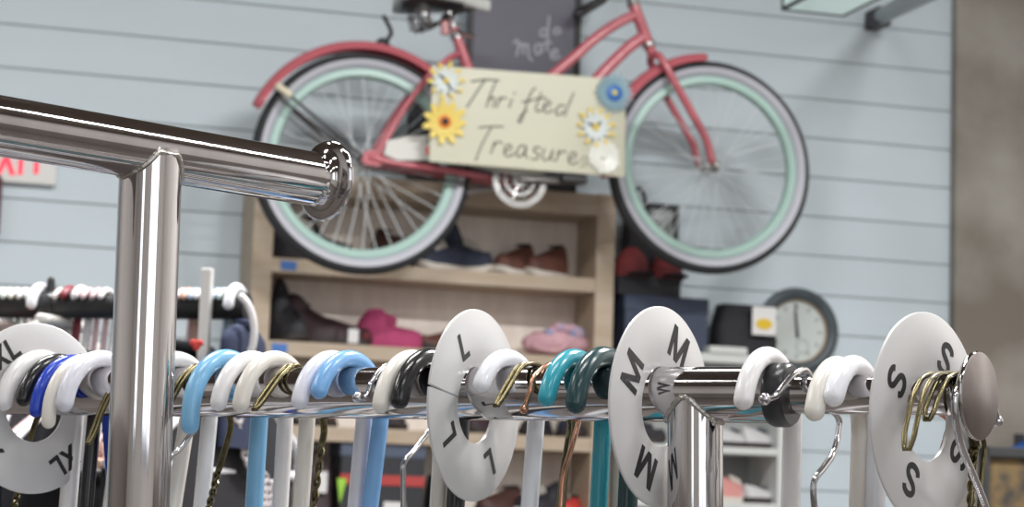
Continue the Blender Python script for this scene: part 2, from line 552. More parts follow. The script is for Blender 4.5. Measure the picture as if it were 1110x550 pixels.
def make_rack(name, label, rail_pts, rail_r, post_top, post_dir, post_r, cap_at=None, arm=None):
    a, b = rail_pts
    ax = (b - a).normalized(); side = Vector((-ax.y, ax.x, 0)).normalized()
    foot = post_top + post_dir * (post_top.z / -post_dir.z)
    root = empty(name, foot)
    tag(root, label, 'clothing rack')
    inv = Matrix.Translation(-foot)
    g = G(); n = 40
    g.tube([a.lerp(b, k / n) for k in range(n + 1)], rail_r, 48, X=inv, round_ends=False)
    g.build('rail', 'chrome', root)
    g = G(); g.tube([post_top, post_top.lerp(foot, 0.5), foot + ZUP * 0.01], post_r, 48, X=inv, round_ends=False)
    g.build('post', 'chrome', root)
    pts, rs = weld(post_top, ax, side, post_r, rail_r)
    g = G(); g.tube(pts, rs, 8, X=inv, closed=True)
    g.build('weld', 'weld', root)
    g = G()
    g.lathe([(0.0, 0.0), (0.098, 0.0), (0.10, 0.004), (0.096, 0.012), (0.03, 0.024), (0.018, 0.05), (0.0, 0.05)], 48)
    g.build('base', 'chrome', root)
    if arm:
        p, r = arm
        g = G(); g.tube([b - ax * 0.05, p - ax * 0.012], r, 40, X=inv, round_ends=False)
        g.build('extension_arm', 'chrome', root)
        g = G()
        X = inv @ axis_frame(b, ax)
        g.lathe([(r, -0.004), (rail_r * 1.06, -0.004), (rail_r * 1.13, -0.002), (rail_r * 1.13, 0.004), (rail_r * 1.04, 0.0056), (r, 0.0056)], 48, X=X)
        g.build('collar', 'blackplastic', root)
    if cap_at:
        p, r, tilt = cap_at
        g = G(); cap_geo(g, inv @ axis_frame(p, Matrix.Rotation(tilt, 3, 'Z') @ ax), r)
        g.build('end_cap', ['chrome', 'capface'], root)
    return root

CAPTILT = -0.12
# rack A: the nearer one, rail passing upper left
def adepth(px): return 0.952 * 2840.0 / (3000.0 - px)
def apt(px): return P(px, 136.5 + 0.1694 * px, adepth(px))
pa_top = apt(164)
pa_dir = (P(151.5, 550, adepth(164) - 0.0173) - P(165, 195, adepth(164))).normalized()
make_rack('clothing_rack', 'nearer chrome clothing rack whose rail slants across upper left with a flared end cap',
          (apt(-420), apt(334.5)), RR, pa_top, pa_dir, 0.0134, cap_at=(apt(352.5), RR, 0.0))
# rack B: the one full of hangers
pb_top = railB(753.5)
_d = (pb_top - CAM).dot(fwd)
pb_dir = (P(753.5, 550, _d - 0.005) - P(753.5, 455, _d)).normalized()
pb_dir = Vector((pb_dir.x, -0.02, pb_dir.z)).normalized()
make_rack('clothing_rack', 'chrome clothing rack carrying the coloured hangers and the letter discs',
          (_B0, railB(846)), RR, pb_top, pb_dir, 0.0124, cap_at=(railB(1059), 0.0085, CAPTILT), arm=(railB(1059), 0.0082))

# ------------------------------------------------------------------ letter discs
def size_disc(txt, px, drop, start, label, size, yaw=0.0, slit=None, R=0.0452, ri=0.018, trad=0.68, lean=0.0):
    c = railB(px) + ZUP * drop
    z = nB.copy(); z.z = 0; z.normalize()
    X = Matrix((eB, ZUP, eB.cross(ZUP))).transposed().to_4x4()
    X.translation = c
    X = X @ Matrix.Rotation(yaw, 4, 'Y') @ Matrix.Rotation(lean, 4, 'X')
    t = empty('size_divider', X)
    tag(t, label, 'size divider', 'white size discs on the hanger rail')
    g = G()
    h = 0.0011
    prof = [(ri, -h * 0.6), (ri + 0.0006, -h), (R - 0.0008, -h), (R, -h * 0.4), (R, h * 0.4), (R - 0.0008, h), (ri + 0.0006, h), (ri, h * 0.6)]
    if slit is None:
        g.lathe(prof, 120, close=True)
    else:
        rings = []
        n = 118
        w = 0.0007 / R
        for k in range(n + 1):
            a = slit + w + (2 * pi - 2 * w) * k / n
            rings.append([(r * cos(a), r * sin(a), q) for r, q in prof])
        g.loft(rings)
    g.build('disc', 'disc', t)
    for k in range(4):
        a = start + k * pi / 2
        vs, fs = text_geo(txt, size, 0.00012)
        g = G(); g.add(vs, fs, 0, None, False)
        o = g.build('letter', 'ink', t, T3(R * trad * cos(a), R * trad * sin(a), h + 0.00015) @ Matrix.Rotation(a - pi / 2, 4, 'Z'))
    return t
size_disc('XL', 38, -0.0088, radians(127), 'white disc lettered XL at the far left of the rail', 0.0118, yaw=-0.25, trad=0.76)
size_disc('L', 515, -0.0055, radians(119), 'white disc lettered L with a slit through its left side', 0.0132, slit=radians(172), yaw=0.03)
size_disc('M', 716, -0.0055, radians(64), 'white disc lettered M beside the rack post', 0.0152, trad=0.69, yaw=-0.075)
size_disc('S', 1004, -0.0097, radians(62), 'white disc lettered S near the round end cap', 0.0145, yaw=-0.2, trad=0.66)

# ------------------------------------------------------------------ hangers
def hook_frame(px):
    X = Matrix((eB, eB.cross(ZUP) * -1, ZUP)).transposed().to_4x4()
    # X: across the rail (right and away), Y: along the rail, Z: up
    X.translation = railB(px)
    return X

def plastic_hanger_geo(r, Rh, rr, a_tip, ext, lean, ztail=0.088):
    """hook in local XZ; rail axis at the origin"""
    zc = rr + r - Rh
    pts = []
    a0 = -a_tip
    if ext > 0:
        pts += [Vector((Rh * sin(a0), 0, zc + Rh * cos(a0) - ext)), Vector((Rh * sin(a0), 0, zc + Rh * cos(a0) - ext * 0.5))]
    n = 26
    for k in range(n + 1):
        a = a0 + (pi / 2 - a0) * k / n
        pts.append(Vector((Rh * sin(a), 0, zc + Rh * cos(a))))
    xe = Rh - lean
    pts += [Vector((Rh - lean * 0.15, 0, zc - 0.012)), Vector((Rh - lean * 0.5, 0, zc - 0.04)), Vector((xe, 0, zc - ztail))]
    g = G()
    rs = [r] * len(pts)
    g.tube(pts, rs, 18)
    # shoulders and trouser bar
    top = Vector((xe, 0, zc - ztail))
    L, D = 0.2, 0.085
    tri = [top + Vector((-0.012, 0, -0.004)), top + Vector((-L * 0.6, 0, -D * 0.55)), top + Vector((-L, 0, -D)), top + Vector((-L - 0.004, 0, -D - 0.02)),
           top + Vector((-L + 0.012, 0, -D - 0.028)), top + Vector((L - 0.012, 0, -D - 0.028)), top + Vector((L + 0.004, 0, -D - 0.02)), top + Vector((L, 0, -D)),
           top + Vector((L * 0.6, 0, -D * 0.55)), top + Vector((0.012, 0, -0.004))]
    g.tube(crom(tri, 4, True), r, 12, closed=True)
    return g

def plastic_hanger(tip, m, label, r=0.0042, Rh=0.029, lean=0.004, rr=RR, swing=0.0, turn=0.0):
    """tip: image position of the lower end of the open tip"""
    tx, ty = tip
    px = tx + 31
    for _ in range(6):
        X = hook_frame(px)
        o = X.translation
        zc = rr + r - Rh
        # tip height wanted
        p0, p1 = project(o + eB * -Rh), project(o + eB * -Rh + ZUP * 0.01)
        s = (p0[1] - p1[1]) / 0.01
        zt = (p0[1] - ty) / s + r
        ca = (zt - zc) / Rh
        if ca > 0: a, ext = acos(min(0.95, ca)), 0.0
        else: a, ext = pi / 2, -ca * Rh
        tipw = o + eB * (-Rh * sin(a)) + ZUP * zt
        px += (tx - project(tipw)[0])
    g = plastic_hanger_geo(r, Rh, rr, a, ext, lean)
    X = hook_frame(px)
    if turn: X = X @ Matrix.Rotation(turn, 4, 'Z')
    o = g.build('plastic_hanger', m, X=X)
    tag(o, label, 'hanger', 'plastic hangers on the chrome rail')
    return o

HANG = [
    ((4, 446), 'white', 'white plastic hanger in front of the XL disc, leftmost on the rail', dict(r=0.0048)),
    ((25, 441), 'black', 'glossy black plastic hanger between the XL disc and the royal blue hanger', dict(r=0.0038)),
    ((39, 453), 'royal', 'royal blue plastic hanger in front of the XL disc', dict(r=0.0035, lean=-0.016)),
    ((52.5, 465), 'cream', 'cream plastic hanger touching the royal blue one on its right', dict(r=0.0037, lean=0.01)),
    ((70, 447), 'lilac', 'white plastic hanger just left of the near rack post, beside a brass wire tip', dict(r=0.0046, lean=0.01)),
    ((127, 452), 'cream', 'cream plastic hanger whose hook hides behind the near rack post', dict(lean=0.014)),
    ((152, 450), 'white', 'white plastic hanger with its arc showing right behind the near rack post', dict(lean=0.006)),
    ((206, 471), 'sky', 'sky blue plastic hanger with the longest hook, first right of the near rack post', dict(r=0.0046, lean=0.002)),
    ((237, 446), 'white', 'white plastic hanger right of the long sky blue hook', dict(lean=0.002)),
    ((261, 448), 'cream', 'cream plastic hanger left of the brass wire pair', {}),
    ((325, 444), 'lilac', 'white plastic hanger overlapped by the light blue hook', dict(lean=0.008)),
    ((346, 433), 'blue', 'light blue plastic hanger in the middle between brass and chrome wires', dict(lean=0.012)),
    ((413, 448), 'cream', 'white plastic hanger between the curled chrome wire and the black hook', {}),
    ((433, 444), 'black', 'black plastic hanger just left of the L disc', dict(r=0.0046)),
    ((522, 426), 'milky', 'milky white plastic hanger hooked in front of the L disc', dict(lean=0.008)),
    ((593, 441), 'turq', 'turquoise plastic hanger between the copper wire and the dark teal hook', {}),
    ((624, 449), 'teal', 'dark teal plastic hanger just left of the M disc', dict(r=0.0047)),
    ((806, 445), 'white', 'white plastic hanger left of the black collar on the rail', dict(r=0.0044, lean=0.002)),
    ((883, 457), 'cream', 'left of the two white plastic hangers beside the S disc', dict(rr=0.0082, r=0.0044, lean=0.004)),
    ((904, 441), 'milky', 'right of the two white plastic hangers, nearest the S disc', dict(rr=0.0082, r=0.0046)),
]
for tip, m, lab, kw in HANG: plastic_hanger(tip, m, lab, **kw)

def hp(px, py, X):
    """image point onto a hook plane, as local coordinates of frame X"""
    n = X.to_3x3() @ Vector((0, 1, 0)); o = X.translation
    r = ray(px, py)
    t = (o - CAM).dot(n) / r.dot(n)
    return X.inverted() @ (CAM + r * t)

def twist(a, b, r, off, turns, n=90):
    """two strands wound about each other from a to b"""
    ax = (b - a).normalized(); u = ax.orthogonal().normalized(); v = ax.cross(u)
    out = []
    for ph in (0, pi):
        pts = []
        for k in range(n + 1):
            t = k / n; w = 2 * pi * turns * t + ph
            pts.append(a.lerp(b, t) + (u * cos(w) + v * sin(w)) * off)
        out.append(pts)
    return out

def wire_body(g, top, r, L=0.2, D=0.08):
    tri = [top, top + Vector((-L * 0.5, 0, -D * 0.45)), top + Vector((-L, 0, -D)), top + Vector((-L + 0.015, 0, -D - 0.02)),
           top + Vector((L - 0.015, 0, -D - 0.02)), top + Vector((L, 0, -D)), top + Vector((L * 0.5, 0, -D * 0.45))]
    g.tube(crom(tri, 4, True), r, 8, closed=True)

def wire_hanger(px_rail, front, back, m, label, r=0.0013, ball=0.0, double=0.0, twisted=None, rr=RR):
    """front: image points from tip to the crest; back: image points down the stem; both in the hook's own plane.
    double: half spacing of two parallel strands along the rail joined at the tip"""
    X = hook_frame(px_rail)
    pf = [hp(x, y, X) for x, y in front]
    pb = [hp(x, y, X) for x, y in back]
    for p in pf + pb: p.y = 0
    crest = [Vector((rr * sin(a), 0, (rr + r) * cos(a))) * 1.0 for a in (-0.5, 0.1, 0.6)]
    for c in crest: c.z = max(c.z, 0.0)
    mid = [Vector((0.0, 0, rr + r)), Vector((rr * 0.9, 0, rr * 0.75)), Vector((rr + r + 0.006, 0, 0))]
    path = pf + mid + pb
    g = G()
    cen = crom(path, 6)
    if double:
        nfr = 6 * len(pf) + 12
        A, B = [], []
        for i, p in enumerate(cen):
            k = min(1.0, (i + 1) / 4.0) ** 0.5
            if twisted and i > nfr: k *= max(0.55, 1 - 0.08 * (i - nfr))
            A.append(p + Vector((0, double * k, 0))); B.append(p - Vector((0, double * k, 0)))
        g.tube(list(reversed(A)) + B, r, 10)
    else:
        g.tube(cen, r, 10)
    if ball:
        g.blob(cen[0], (ball, ball, ball))
    end = cen[-1]
    if twisted:
        b = hp(*twisted, X); b.y = 0
        for pts in twist(end, b, r * 0.85, 0.00105, 2.2): g.tube(pts, r * 0.85, 8)
        end = b
    low = end + Vector((-0.002, 0, -0.045))
    g.tube([end, low], r, 8)
    wire_body(g, low, r)
    o = g.build('wire_hanger', m, X=X)
    tag(o, label, 'hanger', 'wire hangers on the chrome rail')
    return o

wire_hanger(26, [(-36, 446), (-22, 428), (-6, 408)], [(37, 462), (27, 505)], 'brass', 'dark brass wire hanger whose stem hangs across the XL disc', 0.0011, double=0.001, twisted=(16, 548))
wire_hanger(134, [(96, 481), (104, 462), (114, 436)], [(165, 470), (158, 505)], 'brass', 'brass wire hanger with its tip just left of the near rack post', 0.0011, double=0.0012, twisted=(150, 550))
wire_hanger(214, [(178, 446), (188, 428), (200, 408)], [(250, 458), (244, 487), (237, 510)], 'brass', 'brass wire hanger with a twisted stem right of the near rack post', 0.0011, double=0.0014, twisted=(226, 552))
wire_hanger(182, [(142, 440), (152, 426), (168, 406)], [(212, 462), (206, 472), (194, 488), (179, 503), (177, 550)], 'wire', 'grey steel wire hanger stem bending behind the near rack post', 0.0014)
wire_hanger(317, [(276, 444), (287, 429), (296, 416), (307, 403)], [(351, 462), (349, 482)], 'brass', 'brass wire hanger pair of strands between the cream and white hooks', 0.0011, double=0.0016, twisted=(340, 552))
wire_hanger(420, [(387, 431), (395, 432), (400, 425), (404, 413)], [(470, 455), (463, 470), (449, 489), (438, 502), (437, 520), (437, 556)], 'wire', 'chrome wire hanger with a curled ball tip left of the black hook', 0.0014, ball=0.0025)
wire_hanger(580, [(538, 440), (552, 416), (565, 397)], [(619, 456), (617, 480), (612, 510), (608, 552)], 'brass', 'brass wire hanger with a looped tip right of the L disc', 0.0011, double=0.0013)
wire_hanger(597, [(568, 444), (575, 424), (580, 408)], [(627, 452), (624, 470), (617, 494), (611, 515), (608, 552)], 'copper', 'copper wire hanger left of the turquoise hook', 0.0013, ball=0.0021)
wire_hanger(872, [(829, 433), (840, 430), (850, 418), (861, 406)], [(908, 452), (909, 470), (903, 492), (893, 507), (882, 524), (883, 556)], 'wire', 'chrome wire hanger crossing in front of the black collar', 0.0015, ball=0.0026, rr=0.0095)
wire_hanger(1030, [(983, 487), (989, 455), (997, 425), (1008, 408)], [(1056, 478), (1055, 490)], 'brass', 'brass wire hanger with a long loop in front of the S disc', 0.0011, double=0.0021, twisted=(1052, 552), rr=0.0082)
wire_hanger(1036, [(1005, 455), (1011, 435), (1019, 416), (1026, 408)], [(1062, 480), (1060, 510), (1057, 552)], 'brass', 'smaller brass wire loop hanging right of the long brass loop', 0.0011, double=0.0019, rr=0.0082)
wire_hanger(972, [(966, 428), (967, 420)], [(1027, 453), (1026, 474), (1021, 496), (1018, 552)], 'copper', 'copper wire hanger stem glimpsed through the hole of the S disc', 0.0016, rr=0.0082)
# the last chrome hanger faces the other way: ball tip behind the end cap, stem in front
def reversed_wire():
    X = hook_frame(1050)
    f = [(1081, 457), (1077, 440), (1070, 420)]
    b = [(1036, 425), (1034.5, 440), (1036, 458), (1042, 484), (1056, 518), (1068, 549), (1071, 566)]
    pf = [hp(x, y, X) for x, y in f]; pb = [hp(x, y, X) for x, y in b]
    for p in pf + pb: p.y = 0
    cen = crom(pf + [Vector((0.004, 0, 0.0112)), Vector((-0.006, 0, 0.0102))] + pb, 6)
    g = G(); g.tube(cen, 0.0016, 12); g.blob(cen[0], (0.0026,) * 3)
    wire_body(g, cen[-1], 0.0016)
    o = g.build('wire_hanger', 'wire', X=X)
    tag(o, 'chrome wire hanger pressed against the round end cap, facing backwards', 'hanger', 'wire hangers on the chrome rail')
reversed_wire()

# ================================================================== BICYCLE (hung flat in front of the wall)
BO = 0.42                                          # distance of its middle plane from the wall
def bp(px, py, off=BO): return wp(px, py, off)
root_b = empty('bicycle', W @ T3(bp(570, 180).x, -BO, bp(570, 180).z))
tag(root_b, 'coral pink cruiser bicycle with mint rims hung on the siding wall', 'bicycle')
BX = root_b.matrix_world.inverted() @ W            # wall-local to bicycle-local
def bb(px, py, y=0.0):
    """image point in the bicycle's middle plane, moved sideways by y (minus = to the viewer)"""
    q = BX @ bp(px, py)
    return Vector((q.x, y, q.z))

def wheel(hpx, top, bot):
    c = bb(*hpx)
    R = (bp(hpx[0], top).z - bp(hpx[0], bot).z) / 2
    c.z = (BX @ bp(hpx[0], (top + bot) / 2)).z
    c.x = bb(*hpx).x
    X = T3(*c) @ Matrix.Rotation(pi / 2, 4, 'X')    # lathe axis along bicycle Y
    g = G()
    rt_ = R * 0.074
    g.lathe([(R * 0.792, -0.017), (R * 0.845, -0.016), (R * 0.855, -0.012), (R * 0.835, 0), (R * 0.855, 0.012), (R * 0.845, 0.016), (R * 0.792, 0.017), (R * 0.775, 0.010), (R * 0.772, 0), (R * 0.775, -0.010)], 96, close=True)
    w = g.build('wheel', 'mint', root_b, X)
    g = G(); n = 20
    g.lathe([(R * 0.926 + rt_ * cos(2 * pi * k / n), rt_ * 1.02 * sin(2 * pi * k / n)) for k in range(n)], 96, close=True)
    g.build('tire', 'tire', w)
    g = G()
    for s in (1, -1):
        pr = []
        for k in range(9):
            a = radians(86 + 80 * k / 8)
            pr.append((R * 0.926 + (rt_ + 0.0012) * cos(a), s * (rt_ * 1.02 + 0.0012) * sin(a)))
        pr += [(R * 0.926 + (rt_ - 0.002) * cos(radians(166)), s * (rt_ - 0.002) * sin(radians(166))), (R * 0.926 + (rt_ - 0.002) * cos(radians(86)), s * (rt_ - 0.002) * sin(radians(86)))]
        g.lathe(pr, 96, close=True)
    g.build('whitewall', 'sidewall', w)
    g = G()
    g.lathe([(0.0, -0.06), (0.006, -0.06), (0.006, -0.046), (0.022, -0.034), (0.022, -0.030), (0.014, -0.024), (0.014, 0.024), (0.022, 0.030), (0.022, 0.034), (0.006, 0.046), (0.006, 0.06), (0.0, 0.06)], 24)
    g.build('hub', 'alloy', w)
    sp = None
    for k in range(36):
        a = 2 * pi * k / 36 + 0.04
        s = 1 if k % 2 else -1
        ta = (1 if (k // 2) % 2 else -1) * radians(62)
        if sp is None:
            proto = G(); sp = True
        p0 = Vector((0.020 * cos(a + ta), 0.020 * sin(a + ta), s * 0.032)); p1 = Vector((R * 0.785 * cos(a), R * 0.785 * sin(a), s * 0.004))
        gg = G(); gg.tube([p0, p1], 0.0017, 6, round_ends=False)
        gg.build('spoke', 'spoke', w)
    return c, R, w
c_r, R_r, w_r = wheel((392.5, 178), 57, 298)
c_f, R_f, w_f = wheel((769, 181), 66, 297)

# frame
g = G()
def ft(pts, r, n=6, y=0.0, seg=14):
    g.tube(crom([bb(p[0], p[1], (p[2] if len(p) > 2 else y)) for p in pts], n), r, seg)
ft([(687, 6), (704, 51)], 0.0185)                                    # head tube
ft([(688, 16), (668, 26), (646, 41), (622, 62), (598, 82), (560, 112), (524, 140)], 0.0165)   # curved top tube
ft([(697, 40), (683, 50), (664, 68), (642, 92), (605, 142), (560, 196)], 0.019)               # curved down tube
ft([(493, 34), (505, 68), (554, 200)], 0.0165)                       # seat tube
for y in (-0.06, 0.06):
    ft([(500, 58, 0.0), (490, 62, y * 0.5), (478, 70, y * 0.9), (455, 92, y), (430, 126, y), (404, 172, y)], 0.0095)
    ft([(398, 174, y), (430, 181, y), (490, 189, y * 0.8), (552, 198, y * 0.4)], 0.011)
    d = bb(399, 174, y)
    X = T3(*d) @ Matrix.Rotation(pi / 2, 4, 'X')
    g.prism([(-0.034, -0.012), (-0.026, 0.016), (0.0, 0.022), (0.028, 0.018), (0.045, -0.002), (0.02, -0.024), (-0.02, -0.024)], -0.003, 0.003, X=X)
g.lathe([(0.0, -0.037), (0.021, -0.037), (0.021, 0.037), (0.0, 0.037)], 24, X=T3(*bb(557, 203)) @ Matrix.Rotation(pi / 2, 4, 'X'))
g.build('frame', 'pink', root_b)
g = G()
ft([(704, 49), (707, 60)], 0.016)
for y in (-0.055, 0.055):
    ft([(707, 58, 0), (711, 66, y * 0.8), (724, 92, y), (742, 124, y), (758, 153, y), (764.5, 177, y)], 0.0125)
g.build('fork', 'pink', root_b)
g = G(); g.lathe([(0.019, 0), (0.0205, 0.003), (0.0205, 0.014), (0.0145, 0.02), (0.0145, 0.13), (0.0, 0.135)], 24, X=axis_frame(bb(687, 6), bb(687, 6) - bb(704, 51)))
g.build('stem', 'alloy', root_b)
g = G(); g.lathe([(0.0195, 0.0), (0.021, 0.003), (0.021, 0.013), (0.0195, 0.016)], 24, X=axis_frame(bb(704, 51), bb(687, 6) - bb(704, 51)))
g.build('headset_ring', 'alloy', root_b)
# handlebar sweeps up and back to two grips
sb = bb(680, -22)
def hb(y):
    return [sb, sb + Vector((0.0, y * 0.25, 0.02)), sb + Vector((0.015, y * 0.7, 0.07)), sb + Vector((0.03, y, 0.075)), bb(684, -21) + Vector((0, y, 0)), bb(655, -4) + Vector((0, y, 0))]
g = G()
for y in (-0.27, 0.27): g.tube(crom(hb(y)[:5], 6), 0.011, 12)
g.build('handlebar', 'alloy', root_b)
for y in (-0.27, 0.27):
    g = G()
    # the near and far grips
    a, b_ = hb(y)[4], hb(y)[5]
    g.tube([a.lerp(b_, k / 8) for k in range(9)], [0.0155 + 0.001 * (k % 2) for k in range(9)], 14)
    g.build('grip', 'blackplastic', root_b)

# fenders: curved channel sections about each hub
def fender(c, Rm, a0, a1, name):
    rings = []
    n = 44
    for k in range(n + 1):
        a = radians(a0 + (a1 - a0) * k / n)
        tip = 1.0 if k not in (0, n) else 0.45
        sec = [(-0.034 * tip, -0.022), (-0.030 * tip, -0.006), (-0.018 * tip, 0.004), (0, 0.0075), (0.018 * tip, 0.004), (0.030 * tip, -0.006), (0.034 * tip, -0.022),
               (0.031 * tip, -0.021), (0.027 * tip, -0.0075), (0.016 * tip, 0.0015), (0, 0.005), (-0.016 * tip, 0.0015), (-0.027 * tip, -0.0075), (-0.031 * tip, -0.021)]
        rings.append([Vector((c.x + (Rm + h) * cos(a), c.y + y, c.z + (Rm + h) * sin(a))) for y, h in sec])
    G().loft(rings).build(name, 'pink', root_b)
pxm = (bp(392, 57).z - bp(392, 298).z) / 241
fender(c_r, R_r + 0.030, 156, 4, 'rear_fender')
fender(c_f, R_f + 0.018, 93, 190, 'front_fender')
# rear fender stays with ivory bracket
for y in (-0.058, 0.058):
    g = G()
    g.tube([bb(305, 103, y), bb(388, 173, y)], 0.0045, 8)
    g.tube([bb(297, 108, y), bb(386, 178, y)], 0.0045, 8)
    g.build('fender_stay', 'darksteel', root_b)
g = G()
g.tube([bb(299, 97, -0.045), bb(309, 106, -0.058)], 0.012, 10)
g.build('fender_bracket', 'ivory', root_b)
# chain guard
g = G()
poly = [bb(413, 157), bb(440, 152), bb(480, 150), (bb(545, 172)), bb(580, 185), bb(578, 200), bb(540, 192), bb(470, 178), bb(424, 178), bb(410, 172)]
g.prism([(p.x, p.z) for p in poly], 0.076, 0.079, X=Matrix.Rotation(pi / 2, 4, 'X'))
cg = g.build('chain_guard', 'guard', root_b)
g = G()
X = Matrix.Rotation(pi / 2, 4, 'X')
q = bb(459, 168)
for k in range(5):
    a = 2 * pi * k / 5
    g.lathe([(0.0, 0.0795), (0.008, 0.0795), (0.007, 0.0805), (0, 0.081)], 10, X=X @ T3(q.x + 0.010 * cos(a), q.z + 0.010 * sin(a), 0))
g.build('decal', 'coral', cg)
# chainring with openings
cr = bb(557, 198)
X = T3(cr.x, -0.062, cr.z) @ Matrix.Rotation(pi / 2, 4, 'X')
g = G()
R0 = 30 * pxm
g.lathe([(R0 * 0.8, -0.002), (R0, -0.0012), (R0, 0.0012), (R0 * 0.8, 0.002)], 44, X=X, close=True)
g.lathe([(R0 * 0.5, -0.002), (R0 * 0.6, -0.002), (R0 * 0.6, 0.002), (R0 * 0.5, 0.002)], 36, X=X, close=True)
g.lathe([(0, -0.004), (R0 * 0.26, -0.004), (R0 * 0.26, 0.006), (0, 0.006)], 24, X=X)
for k in range(10):
    a = 2 * pi * k / 10
    g.tube([(R0 * 0.22 * cos(a), R0 * 0.22 * sin(a), 0), (R0 * 0.84 * cos(a), R0 * 0.84 * sin(a), 0)], 0.0042, 8, X=X)
for k in range(44):
    a = 2 * pi * k / 44
    g.box((R0 * 0.99, -0.0025, -0.001), (R0 * 1.04, 0.0025, 0.001), X=X @ Matrix.Rotation(a, 4, 'Z'))
g.build('chainring', 'alloy', root_b)
g = G()
for s in (1, -1):
    g.tube(crom([Vector((cr.x + 0.01, -0.045, cr.z + s * 0.034)), bb(475, 190) + Vector((0, -0.045, s * 0.02)), bb(400, 178) + Vector((0, -0.045, s * 0.022))], 5), 0.0035, 6)
g.build('chain', 'darksteel', root_b)
for (s, tip) in ((-1, bb(609, 200)), (1, bb(503, 206))):
    y = 0.075 * s
    g = G()
    g.tube([Vector((cr.x, y, cr.z)), Vector(((cr.x + tip.x) / 2, y * 1.05, (cr.z + tip.z) / 2)), Vector((tip.x, y * 1.1, tip.z))], [0.013, 0.0105, 0.012], 12)
    ck = g.build('crank', 'alloy', root_b)
    g = G()
    g.box((tip.x - 0.04, min(y * 1.2, y * 1.78), tip.z - 0.014), (tip.x + 0.04, max(y * 1.2, y * 1.78), tip.z + 0.014), bev=0.006)
    for k in (-0.022, 0, 0.022): g.box((tip.x + k - 0.006, min(y * 1.25, y * 1.75), tip.z + 0.013), (tip.x + k + 0.006, max(y * 1.25, y * 1.75), tip.z + 0.018), bev=0.001)
    g.build('pedal', 'blackplastic', root_b)
# seat post, clamp, saddle with springs
g = G()
g.tube([bb(494, 38), bb(488, 20), bb(484, 6)], 0.0125, 14)
g.build('seat_post', 'alloy', root_b)
g = G()
g.blob(bb(484, 22), (0.02, 0.032, 0.022)); g.tube([bb(484, 22, -0.045), bb(484, 22, 0.045)], 0.009, 10)
g.tube([bb(494, 36, -0.02), bb(510, 42, -0.03)], 0.008, 8); g.lathe([(0.0165, -0.012), (0.0205, -0.012), (0.0205, 0.01), (0.0165, 0.01)], 20, X=axis_frame(bb(494, 38), bb(488, 20) - bb(494, 38)), close=True)
g.build('seat_clamp', 'chrome', root_b)
g = G(); g.box((-0.012, -0.012, -0.022), (0.012, 0.0, 0.022), bev=0.003)
q = bb(479, 33, -0.03); g.build('reflector', 'reflector', root_b, T3(*q))
rings = []
for k in range(17):
    t = k / 16
    x = bb(431, 0).x + t * (bb(531, 0).x - bb(431, 0).x)
    hw = 0.008 + 0.108 * max(0, sin(pi * min(1, (1 - t) * 0.98 + 0.02) ** 1.0 * 0.52)) ** 1.7 * (1 if t > 0.1 else 0.6 + 4 * t)
    zb = bb(480, 14 - 12 * t + 10 * (t - 0.2) ** 2).z
    th = 0.04 - 0.012 * t
    ring = []
    for j in range(14):
        a = 2 * pi * j / 14
        ring.append(Vector((x, hw * cos(a), zb + th * (0.55 + (0.9 if sin(a) > 0 else 0.5) * sin(a)))))
    rings.append(ring)
sd = G().loft(rings).build('saddle', 'vinyl', root_b)
rings2 = []
for r in rings[:12]:
    cxx = sum((p for p in r), Vector()) / len(r)
    rings2.append([Vector((p.x, p.y * 0.93, p.z - 0.012 if p.z < cxx.z else cxx.z - 0.004)) for p in r])
G().loft(rings2).build('underside', 'blackplastic', sd)
for y in (-0.055, 0.055):
    pts = []
    a, b_ = bb(452, 8, y), bb(456, 31, y)
    for k in range(81):
        t = k / 80; w = 2 * pi * 5 * t
        pts.append(a.lerp(b_, t) + Vector((0.019 * cos(w), 0.019 * sin(w), 0)))
    G().tube(pts, 0.0038, 8).build('spring', 'alloy', sd)
g = G()
for y in (-0.035, 0.035):
    g.tube(crom([bb(456, 31, y), bb(470, 28, y), bb(484, 20, y * 0.8), bb(500, 12, y * 0.6), bb(518, 8, y * 0.2)], 5), 0.0045, 8)
g.tube([bb(456, 31, -0.06), bb(456, 31, 0.06)], 0.0045, 8)
g.build('seat_rail', 'darksteel', sd)

# hook that carries the bicycle
g = G()
hk = [wp(416, 48, 0.02), wp(416, 48, 0.2), wp(419, 44, 0.36), wp(424, 36, 0.40), wp(421, 27, 0.42), wp(416, 18, 0.43)]
h0 = hk[0].copy()
g.tube(crom([p - h0 for p in hk], 6), 0.0065, 10)
g.blob((0, 0, 0), (0.009,) * 3)
g.lathe([(0, -0.004), (0.024, -0.004), (0.024, 0.002), (0.02, 0.005), (0, 0.005)], 20, X=T3(0, 0.014, 0) @ Matrix.Rotation(pi / 2, 4, 'X'))
o = g.build('wall_hook', 'blackwood', X=W @ T3(*h0))
tag(o, 'black bent wall hook rising behind the pink rear fender', 'hook')

# ================================================================== SIGN on the bicycle
SO = 0.56
TL, TR, BR, BL = (wp(*p, SO) for p in ((469, 71), (678.5, 86.5), (677, 192), (465.5, 175)))
sc_ = (TL + TR + BR + BL) / 4
sx = ((TR - TL) + (BR - BL)).normalized()
sxn = Vector((sx.x, 0, sx.z)).normalized(); syn = Vector((-sxn.z, 0, sxn.x))
SX = W @ Matrix((sxn, syn, sxn.cross(syn))).transposed().to_4x4()
SX.translation = W @ sc_
SXi = SX.inverted()
sign = empty('sign', SX)
tag(sign, 'cream board reading Thrifted Treasures with flowers at its ends, tied to the bicycle', 'sign')
def sp_(px, py):
    q = SXi @ (W @ wp(px, py, SO)); return (q.x, q.y)
g = G()
cor = [sp_(465.5, 175), sp_(677, 192), sp_(678.5, 86.5), sp_(469, 71)]
g.prism(cor, -0.006, 0.0)
g.build('board', 'signcream', sign)
Z3 = 3.235
